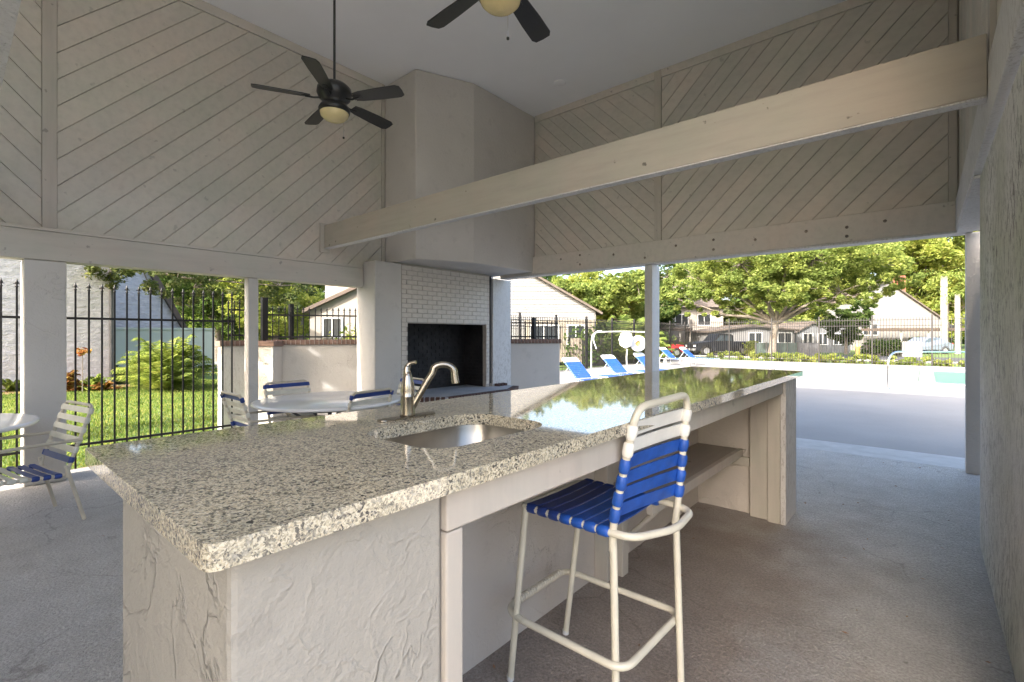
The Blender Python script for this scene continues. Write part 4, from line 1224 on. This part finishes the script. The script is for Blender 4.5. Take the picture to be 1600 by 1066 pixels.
# ------------------------------------------------------------------ vegetation
rng = np.random.default_rng(5)
def leaf_mesh(name, mat, clusters, per, size, squash=.7, seed=0, elong=1.6):
    """clusters: array (k,4) x,y,z,r"""
    R = np.random.default_rng(seed)
    c = np.repeat(np.array(clusters), per, axis=0); n = len(c)
    off = R.normal(size=(n, 3)); off /= np.linalg.norm(off, axis=1)[:, None]; off *= (R.random(n) ** .45)[:, None]
    off[:, 2] *= squash
    ctr = c[:, :3] + off * c[:, 3:4]
    a = R.normal(size=(n, 3)); a[:, 2] *= .6; a /= np.linalg.norm(a, axis=1)[:, None]
    b = R.normal(size=(n, 3)); b -= (a * b).sum(1)[:, None] * a; b /= np.linalg.norm(b, axis=1)[:, None]
    s = size * (.6 + .8 * R.random(n))[:, None]
    V = np.stack([ctr - a * s * elong / 2, ctr + b * s * .42, ctr + a * s * elong / 2, ctr - b * s * .42], 1).reshape(-1, 3)
    me = bpy.data.meshes.new(name); me.vertices.add(len(V)); me.vertices.foreach_set('co', V.ravel().astype(np.float32))
    me.loops.add(n * 4); me.loops.foreach_set('vertex_index', np.arange(n * 4, dtype=np.int32))
    me.polygons.add(n); me.polygons.foreach_set('loop_start', np.arange(0, n * 4, 4, dtype=np.int32))
    me.update(calc_edges=True); me.validate(); me.materials.append(MAT[mat]); return me
def place_mesh(name, me, parent=None):
    if parent is not None: me.transform(inv(parent))
    o = bpy.data.objects.new(name, me); COL.objects.link(o)
    if parent is not None: o.parent = parent
    return o
def tree(label, base, lobes, nclus, per, size, leaf='leaf_oak', trunk_r=.25, lean=(0, 0), th=2.5, seed=1, cat='tree', name='oak_tree', bark='bark', clr=.16, group=None, limbs=7):
    """lobes: list of (dx,dy,z,rx,rz) ellipsoids about base"""
    R = random.Random(seed); bx, by_ = base
    t_ = thing(name, label, cat, (bx, by_, -.12), 0, group)
    fork = Vector((bx + lean[0], by_ + lean[1], th))
    MB().tube([(bx, by_, -.2), (bx + lean[0] * .3, by_ + lean[1] * .3, th * .35), (bx + lean[0] * .7, by_ + lean[1] * .7, th * .75), fork], [trunk_r * 1.35, trunk_r, trunk_r * .9, trunk_r * .8], 10).build('trunk', bark, t_)
    cl = []; lb = MB()
    tot = sum(l[3] * l[3] * l[4] for l in lobes)
    for l in lobes:
        c0 = Vector((bx + l[0], by_ + l[1], l[2])); k = max(3, int(nclus * l[3] * l[3] * l[4] / tot))
        mid = fork.lerp(c0, .5) + Vector((R.uniform(-.12, .12), R.uniform(-.12, .12), R.uniform(-.05, .14))) * (c0 - fork).length
        q1 = fork.lerp(mid, .5) + Vector((R.uniform(-.1, .1), R.uniform(-.1, .1), .05)) * (c0 - fork).length * .5
        q3 = mid.lerp(c0, .5) + Vector((R.uniform(-.1, .1), R.uniform(-.1, .1), 0)) * (c0 - fork).length * .5
        lb.tube([fork, q1, mid, q3, c0], [trunk_r * .6, trunk_r * .42, trunk_r * .28, trunk_r * .18, trunk_r * .09], 7)
        for i in range(k):
            while True:
                p_ = Vector((R.uniform(-1, 1), R.uniform(-1, 1), R.uniform(-1, 1)))
                if .35 < p_.length < 1: break
            c = c0 + Vector((p_.x * l[3], p_.y * l[3], p_.z * l[4]))
            cl.append((c.x, c.y, c.z, (clr + R.random() * clr) * (l[3] + l[4]) / 2))
            if i % 4 == 0: lb.tube([c0.lerp(c, .0), c0.lerp(c, .5) + Vector((0, 0, .1)), c], [trunk_r * .14, trunk_r * .1, trunk_r * .04], 5)
    lb.build('branches', bark, t_)
    place_mesh('crown', leaf_mesh('crown', leaf, cl, per, size, .75, seed), t_)
    return t_
# the big oak beyond the far fence
tree('spreading oak with bright crown in the middle beyond the far fence', at(1206, 34),
     [(-4.2, -1.5, 5.4, 2.6, 1.7), (-1.5, -2.0, 6.4, 3.0, 2.0), (2.4, .4, 6.6, 3.2, 2.2), (5.0, 2.8, 6.4, 2.6, 2.0), (.4, 0, 8.6, 3.4, 2.0), (-5.8, -3.6, 4.2, 1.8, 1.1), (6.3, 4.4, 5.6, 1.7, 1.6), (1.0, -1.8, 4.4, 2.4, 1.0), (-3, -1.4, 3.5, 1.6, .7), (3.9, 1.0, 4.4, 2.1, 1.1), (-.8, -2.6, 4.6, 2.0, .9), (-2.4, -2.4, 4.6, 1.8, 1.0), (-1.8, -1.9, 3.3, 1.5, .7), (.3, -2.3, 3.7, 1.4, .7), (2.7, -.3, 3.8, 1.6, .6), (-4.2, -2.7, 3.1, 1.3, .6), (5.2, 2.0, 4.4, 1.3, .7)],
     760, 130, .12, 'leaf_oak', .25, (.2, .1), 2.3, 11, clr=.14)
bgt = []
def bt(px, d, h, w_, leaf, seed, label, zlow=1.0):
    b_ = at(px, d); R = random.Random(seed)
    lobes = []
    for k in range(7):
        a = R.uniform(0, 2 * pi); rr = R.uniform(.15, .6) * w_
        zz = R.uniform(zlow + h * .2, h * .85)
        lobes.append((cos(a) * rr, sin(a) * rr, zz, w_ * R.uniform(.35, .55), h * R.uniform(.16, .24)))
    tree(label, b_, lobes, 230, 105, .0043 * d, leaf, .2, (0, 0), h * .3, seed, name='broadleaf_tree', clr=.17, group='trees behind the houses')
bt(862, 40, 7.4, 5, 'leaf_oak', 21, 'green tree rising behind the white sided house')
bt(915, 44, 7.8, 5, 'leaf_bright', 22, 'bright tree right of the white sided gable')
bt(965, 40, 6.9, 4.5, 'leaf_oak', 23, 'tree above the white discs by the fence')
bt(1010, 48, 8.6, 5, 'leaf_dark', 24, 'darker tree behind the white post')
bt(1045, 60, 8.6, 5, 'leaf_oak', 25, 'distant tree left of the patch of open sky')
bt(1120, 64, 11.5, 5.5, 'leaf_grey', 26, 'thin pale tree between the sky patch and the oak')
bt(1190, 62, 14, 8, 'leaf_oak', 27, 'tall tree behind the left half of the oak')
bt(1290, 60, 19, 10, 'leaf_bright', 28, 'tall bright tree behind the right half of the oak')
tree('dark bushy tree left of the white gable', at(1322, 41), [(0, 0, 2.2, 1.5, 1.5), (.8, .6, 3.4, 1.3, 1.1), (-.9, -.4, 3.0, 1.2, 1.0)], 90, 90, .16, 'leaf_dark', .14, (0, 0), 1.2, 77)
bt(1365, 66, 20, 9, 'leaf_oak', 29, 'tall tree above the peak of the right gabled house')
bt(1425, 62, 19, 9, 'leaf_bright', 30, 'yellow green tree behind the red chimney')
bt(1480, 58, 18, 8, 'leaf_bright', 31, 'yellow green tree above the pale palm trunks')
bt(1540, 56, 17, 8, 'leaf_oak', 32, 'tree at the right end of the opening beyond the post')
bt(1620, 56, 17, 8, 'leaf_oak', 33, 'tree farther right behind the stucco wall')
bt(430, 27, 6.6, 4.5, 'leaf_bright', 34, 'bright tree beyond the iron fence left of the cream house')
bt(395, 32, 8.0, 4.5, 'leaf_oak', 35, 'taller tree behind the slim column')
bt(470, 33, 8.2, 4.5, 'leaf_oak', 36, 'tree behind the brown fascia of the cream house')
bt(340, 30, 7.5, 5, 'leaf_dark', 37, 'dark tree beyond the palm clump')
bt(620, 45, 9.5, 6, 'leaf_oak', 38, 'tree behind the cream house and fireplace')
bt(730, 50, 9.5, 6, 'leaf_oak', 39, 'tree hidden mostly behind the fireplace')
bt(290, 42, 12, 6, 'leaf_oak', 40, 'distant tree over the green garden wall')
# leaning oak on the left with low leafy boughs
lt = tree('leaning oak whose leafy boughs hang over the iron fence', at(568, 16), [(-2.6, -2.0, 4.0, 1.3, .8), (-3.8, -3.4, 4.2, 1.4, .9), (-1.0, -1.2, 5.4, 1.8, 1.1), (-5.0, -5.0, 3.8, 1.3, .9), (-4.4, -3.6, 3.1, .9, .6)],
          210, 100, .075, 'leaf_grey', .21, (.75, .5), 3.6, 41, clr=.16)
tree('oak beside the lavender building with boughs reaching right', at(64, 13.5), [(2.0, 1.8, 3.9, 1.1, .6), (3.0, 2.6, 3.5, 1.1, .7), (4.1, 3.6, 3.2, 1.1, .8), (4.9, 4.4, 2.9, .9, .8), (.5, .5, 5.4, 1.6, 1.0), (3.4, 3.3, 4.4, 1.2, .6)],
     210, 90, .07, 'leaf_grey', .14, (.2, .1), 3.6, 42, clr=.15)
# a tree left of the view that dapples the patio wall and lawn
tree('oak on the lawn left of the view shading the low wall', (-11.2, -2.6), [(.9, .6, 5.0, 1.5, .8), (1.5, 1.8, 4.9, 1.2, .7), (2.6, 1.7, 5.1, 1.2, .7), (2.2, 2.6, 5.0, 1.2, .7), (2.3, .5, 5.0, .9, .6), (3.2, 2.4, 5.3, 1.0, .6), (.5, -3.5, 5.2, .8, .4)], 150, 90, .09, 'leaf_oak', .16, (0, 0), 3.0, 43)
# trees on the near side
for i, (x, y) in enumerate([(-14, -22), (-4, -26), (8, -24), (16, -16)]):
    tree(['tree far behind the viewer on the left', 'tree far behind the viewer in the middle', 'tree far behind the viewer on the right', 'tree behind the stucco wall'][i], (x, y),
         [(0, 0, 6, 3, 2.2), (2, 1, 5, 2.4, 1.8), (-2, -1, 5.2, 2.4, 1.8)], 60, 60, .3, 'leaf_oak', .25, (0, 0), 3, 60 + i, group='trees behind the viewer')
# palm trunks at the right
def palm(label, px, d, ztop, tr_, seed, nf=16, fl=2.2):
    b_ = at(px, d); r = thing('palm_tree', label, 'palm tree', (*b_, -.12)); R = random.Random(seed)
    pts = [(b_[0], b_[1], -.12 + ztop * k / 8) for k in range(9)]
    MB().tube(pts, [tr_ * (1.25 if k == 0 else 1.0 + .04 * (k % 2)) for k in range(9)], 12).build('trunk', 'palm_bark', r)
    fr = MB()
    for k in range(nf):
        a = 2 * pi * k / nf + R.uniform(-.2, .2); el = R.uniform(-.2, 1.0)
        prev = None
        for j in range(9):
            u = j / 8; x = fl * u; z = sin(el) * fl * u - 1.1 * fl * .5 * u * u
            c = Vector((b_[0] + cos(a) * x * cos(el * .7), b_[1] + sin(a) * x * cos(el * .7), ztop + z))
            if prev is not None:
                sd = Vector((-sin(a), cos(a), 0)) * .45 * (1 - u * .6)
                for s_ in (-1, 1):
                    tip = c + sd * s_ + Vector((0, 0, -.2))
                    fr.add([prev, prev.lerp(c, .35), tip], [(0, 1, 2)])
            prev = c
    place_mesh('fronds', _fm(fr), r)
def _fm(mb):
    me = mb.mesh('fronds'); me.materials.append(MAT['leaf_palm']); return me
palm('pale palm trunk right of the white gabled house', 1475, 44, 7.0, .26, 1)
palm('shorter pale palm trunk beside the grey post', 1496, 42, 5.2, .19, 2)
# feathery palms in the middle
def clump(label, px, d, n_, h, w_, seed, mat='leaf_palm', name='palm_clump', cat='palm clump', zb=-.12, blade=.06, pos=None):
    b_ = pos or at(px, d); R = random.Random(seed); r = thing(name, label, cat, (*b_, zb))
    fr = MB(); st = MB()
    for k in range(n_):
        a = R.uniform(0, 2 * pi); rr = R.uniform(0, .35) * w_; el = R.uniform(.25, 1.0); L = h * R.uniform(.75, 1.1) * el; sp = R.uniform(.75, 1.1) * w_ * (1.2 - .85 * el)
        o0 = Vector((b_[0] + cos(a) * rr * .4, b_[1] + sin(a) * rr * .4, zb)); prev = o0; path = [o0]
        for j in range(1, 11):
            u = j / 10
            c = o0 + Vector((cos(a) * sp * u ** 1.3, sin(a) * sp * u ** 1.3, L * (1.55 * u - .75 * u ** 2.4)))
            path.append(c)
            if u > .25:
                d_ = (c - prev).normalized(); s0 = d_.cross(Vector((0, 0, 1))).normalized() if abs(d_.z) < .98 else Vector((-sin(a), cos(a), 0))
                for s_ in (-1, 1):
                    for q in (0, .5):
                        m_ = prev.lerp(c, q); ll = .24 * h * (1.1 - u * .7)
                        tip = m_ + s0 * s_ * ll + d_ * ll * .55 + Vector((0, 0, -.45 * ll))
                        wv = d_ * blade * .5
                        fr.add([m_ - wv, m_ + wv, tip], [(0, 1, 2)])
            prev = c
        st.tube(path, [.012] * len(path), 4)
    st.build('stems', mat, r); me = fr.mesh('leaves'); me.materials.append(MAT[mat]); place_mesh('leaves', me, r)
clump('big arching palm clump on the lawn beyond the iron fence', 262, 14.2, 130, 1.95, 1.45, 3, blade=.045)
clump('smaller yellow green palm beside the palm clump', 222, 14.8, 40, 1.25, .9, 4)
for i, (px, d) in enumerate([(965, 27), (1000, 28), (935, 28)]):
    clump(['feathery palm above the octagonal disc', 'feathery palm beside the white post', 'feathery palm at the corner of the white house'][i], px, d, 60, 3.2, 2.0, 10 + i, blade=.12)
for i, (px, d, h, m_) in enumerate([(104, 13.8, .85, 'leaf_red'), (128, 14, .45, 'leaf_red'), (148, 14, .62, 'leaf_palm'), (18, 13.8, .5, 'leaf_palm'), (162, 14.0, .38, 'leaf_red')]):
    clump(['red croton plant at the foot of the lavender wall', 'low red plant between the croton and the yellow plant', 'yellow spiky plant before the lavender wall', 'green plant at the far left by the wall', 'small rusty plant near the downspout'][i], px, d, 34, h, .4, 20 + i, m_, 'border_plant', 'plant', blade=.07)
tree('small croton shrub on a bare stem before the lavender wall', at(129, 13.6), [(0, 0, 1.1, .16, .13)], 5, 10, .08, 'leaf_red', .012, (0, 0), 1.0, 71, 'shrub', 'shrub', clr=.5)

# hedges and ground cover
def hedge(label, a, b_, wid, h, mat, n, size, name='hedge', kind=None, z0=-.12, seed=0):
    R = random.Random(seed); cl = []
    for i in range(n):
        u, v_ = R.random(), R.uniform(-.5, .5)
        dx, dy = b_[0] - a[0], b_[1] - a[1]; L = math.hypot(dx, dy)
        cl.append((a[0] + dx * u - dy / L * v_ * wid, a[1] + dy * u + dx / L * v_ * wid, z0 + h * R.uniform(.15, .85), h * .3))
    me = leaf_mesh(name, mat, cl, 30, size, .8, seed)
    if kind: return tag(place_mesh(name, me), kind=kind)
    r = thing(name, label, 'hedge', (a[0], a[1], z0)); place_mesh('foliage', me, r)
    core = MB().obox(a, b_, wid * .5, z0, z0 + h * .7).build('stems', 'bark', r)
hedge('', (-11, 33.0), (15, 33.0), 1.2, .55, 'leaf_bright', 260, .16, 'ground_cover', 'stuff', seed=1)
hedge('dark hedge before the right gabled house', at(1352, 38), at(1406, 38), 1.0, 1.25, 'leaf_dark', 90, .16, seed=2)
hedge('hedge along the front of the gabled house at right', at(1420, 47), at(1475, 47), 1.0, 1.4, 'leaf_dark', 80, .18, seed=3)
hedge('shrub hedge between the truck and the enclosure', at(1168, 37), at(1182, 37), 1.0, 1.2, 'leaf_bright', 40, .15, seed=4)
hedge('leafy shrubs behind the pool fence and loungers', (-13.6, 21), (-13.2, 31), 1.4, 2.1, 'leaf_dark', 200, .14, seed=5)
hedge('low shrubs behind the carport at left', at(1060, 42), at(1120, 42), 1.2, 1.0, 'leaf_bright', 60, .16, seed=6)
hedge('shrubs beyond the low wall near the leaning trunk', at(535, 15), at(600, 15.5), .9, 1.9, 'leaf_bright', 60, .09, seed=7)
hedge('shrubs at the foot of the lavender second building', at(185, 16.5), at(215, 16.5), .7, .55, 'leaf_grey', 30, .07, seed=8)
# far wood closing the horizon
cl = []
R = random.Random(9)
for i in range(900):
    px = R.uniform(-700, 2300); d_ = R.uniform(80, 100); q = at(px, d_)
    cl.append((q[0], q[1], R.uniform(0, 13 + 3 * sin(px * .01)), R.uniform(2, 3.5)))
tag(place_mesh('distant_wood', leaf_mesh('distant_wood', 'leaf_dark', cl, 45, 1.1, .8, 9)), kind='stuff')
R = random.Random(31); lt_ = MB()
for k in range(70):
    if k < 45: x, y, z = R.uniform(-1.5, .25), R.uniform(.9, 7.2), .004
    else: x, y, z = R.uniform(-6.7, -2.2), R.uniform(-.2, 6.8), .004
    if -.95 > x > -1.7 and y > 4.25: continue
    a = R.uniform(0, 2 * pi); L_ = R.uniform(.008, .02); q1, q2_ = (cos(a) * L_, sin(a) * L_), (-sin(a) * L_ * .4, cos(a) * L_ * .4)
    lt_.add([(x - q1[0], y - q1[1], z), (x + q2_[0], y + q2_[1], z + R.uniform(0, .006)), (x + q1[0], y + q1[1], z), (x - q2_[0], y - q2_[1], z)], [(0, 1, 2), (0, 2, 3)])
tag(lt_.build('leaf_litter', 'mulch'), kind='stuff')
# grass
R = np.random.default_rng(3)
n = 90000
gx = R.uniform(-19.5, -7.72, n); gy = R.uniform(-4.5, 9.0, n)
keep = (gy < 2.9) | ((gx + 8.86) * 4.72 - (gy - 3.88) * 2.79 < -.5)
gx, gy = gx[keep], gy[keep]; n = len(gx)
hh = R.uniform(.03, .075, n); an = R.uniform(0, 2 * pi, n); ww = R.uniform(.006, .012, n) * 1.3
V = np.zeros((n, 3, 3)); V[:, 0] = np.stack([gx - np.cos(an) * ww, gy - np.sin(an) * ww, np.full(n, -.12)], 1)
V[:, 1] = np.stack([gx + np.cos(an) * ww, gy + np.sin(an) * ww, np.full(n, -.12)], 1)
V[:, 2] = np.stack([gx + R.normal(0, .025, n), gy + R.normal(0, .025, n), -.12 + hh], 1)
me = bpy.data.meshes.new('grass'); me.vertices.add(n * 3); me.vertices.foreach_set('co', V.reshape(-1).astype(np.float32))
me.loops.add(n * 3); me.loops.foreach_set('vertex_index', np.arange(n * 3, dtype=np.int32))
me.polygons.add(n); me.polygons.foreach_set('loop_start', np.arange(0, n * 3, 3, dtype=np.int32)); me.update(calc_edges=True)
me.materials.append(MAT['grass_blade']); tag(place_mesh('grass', me), kind='stuff')
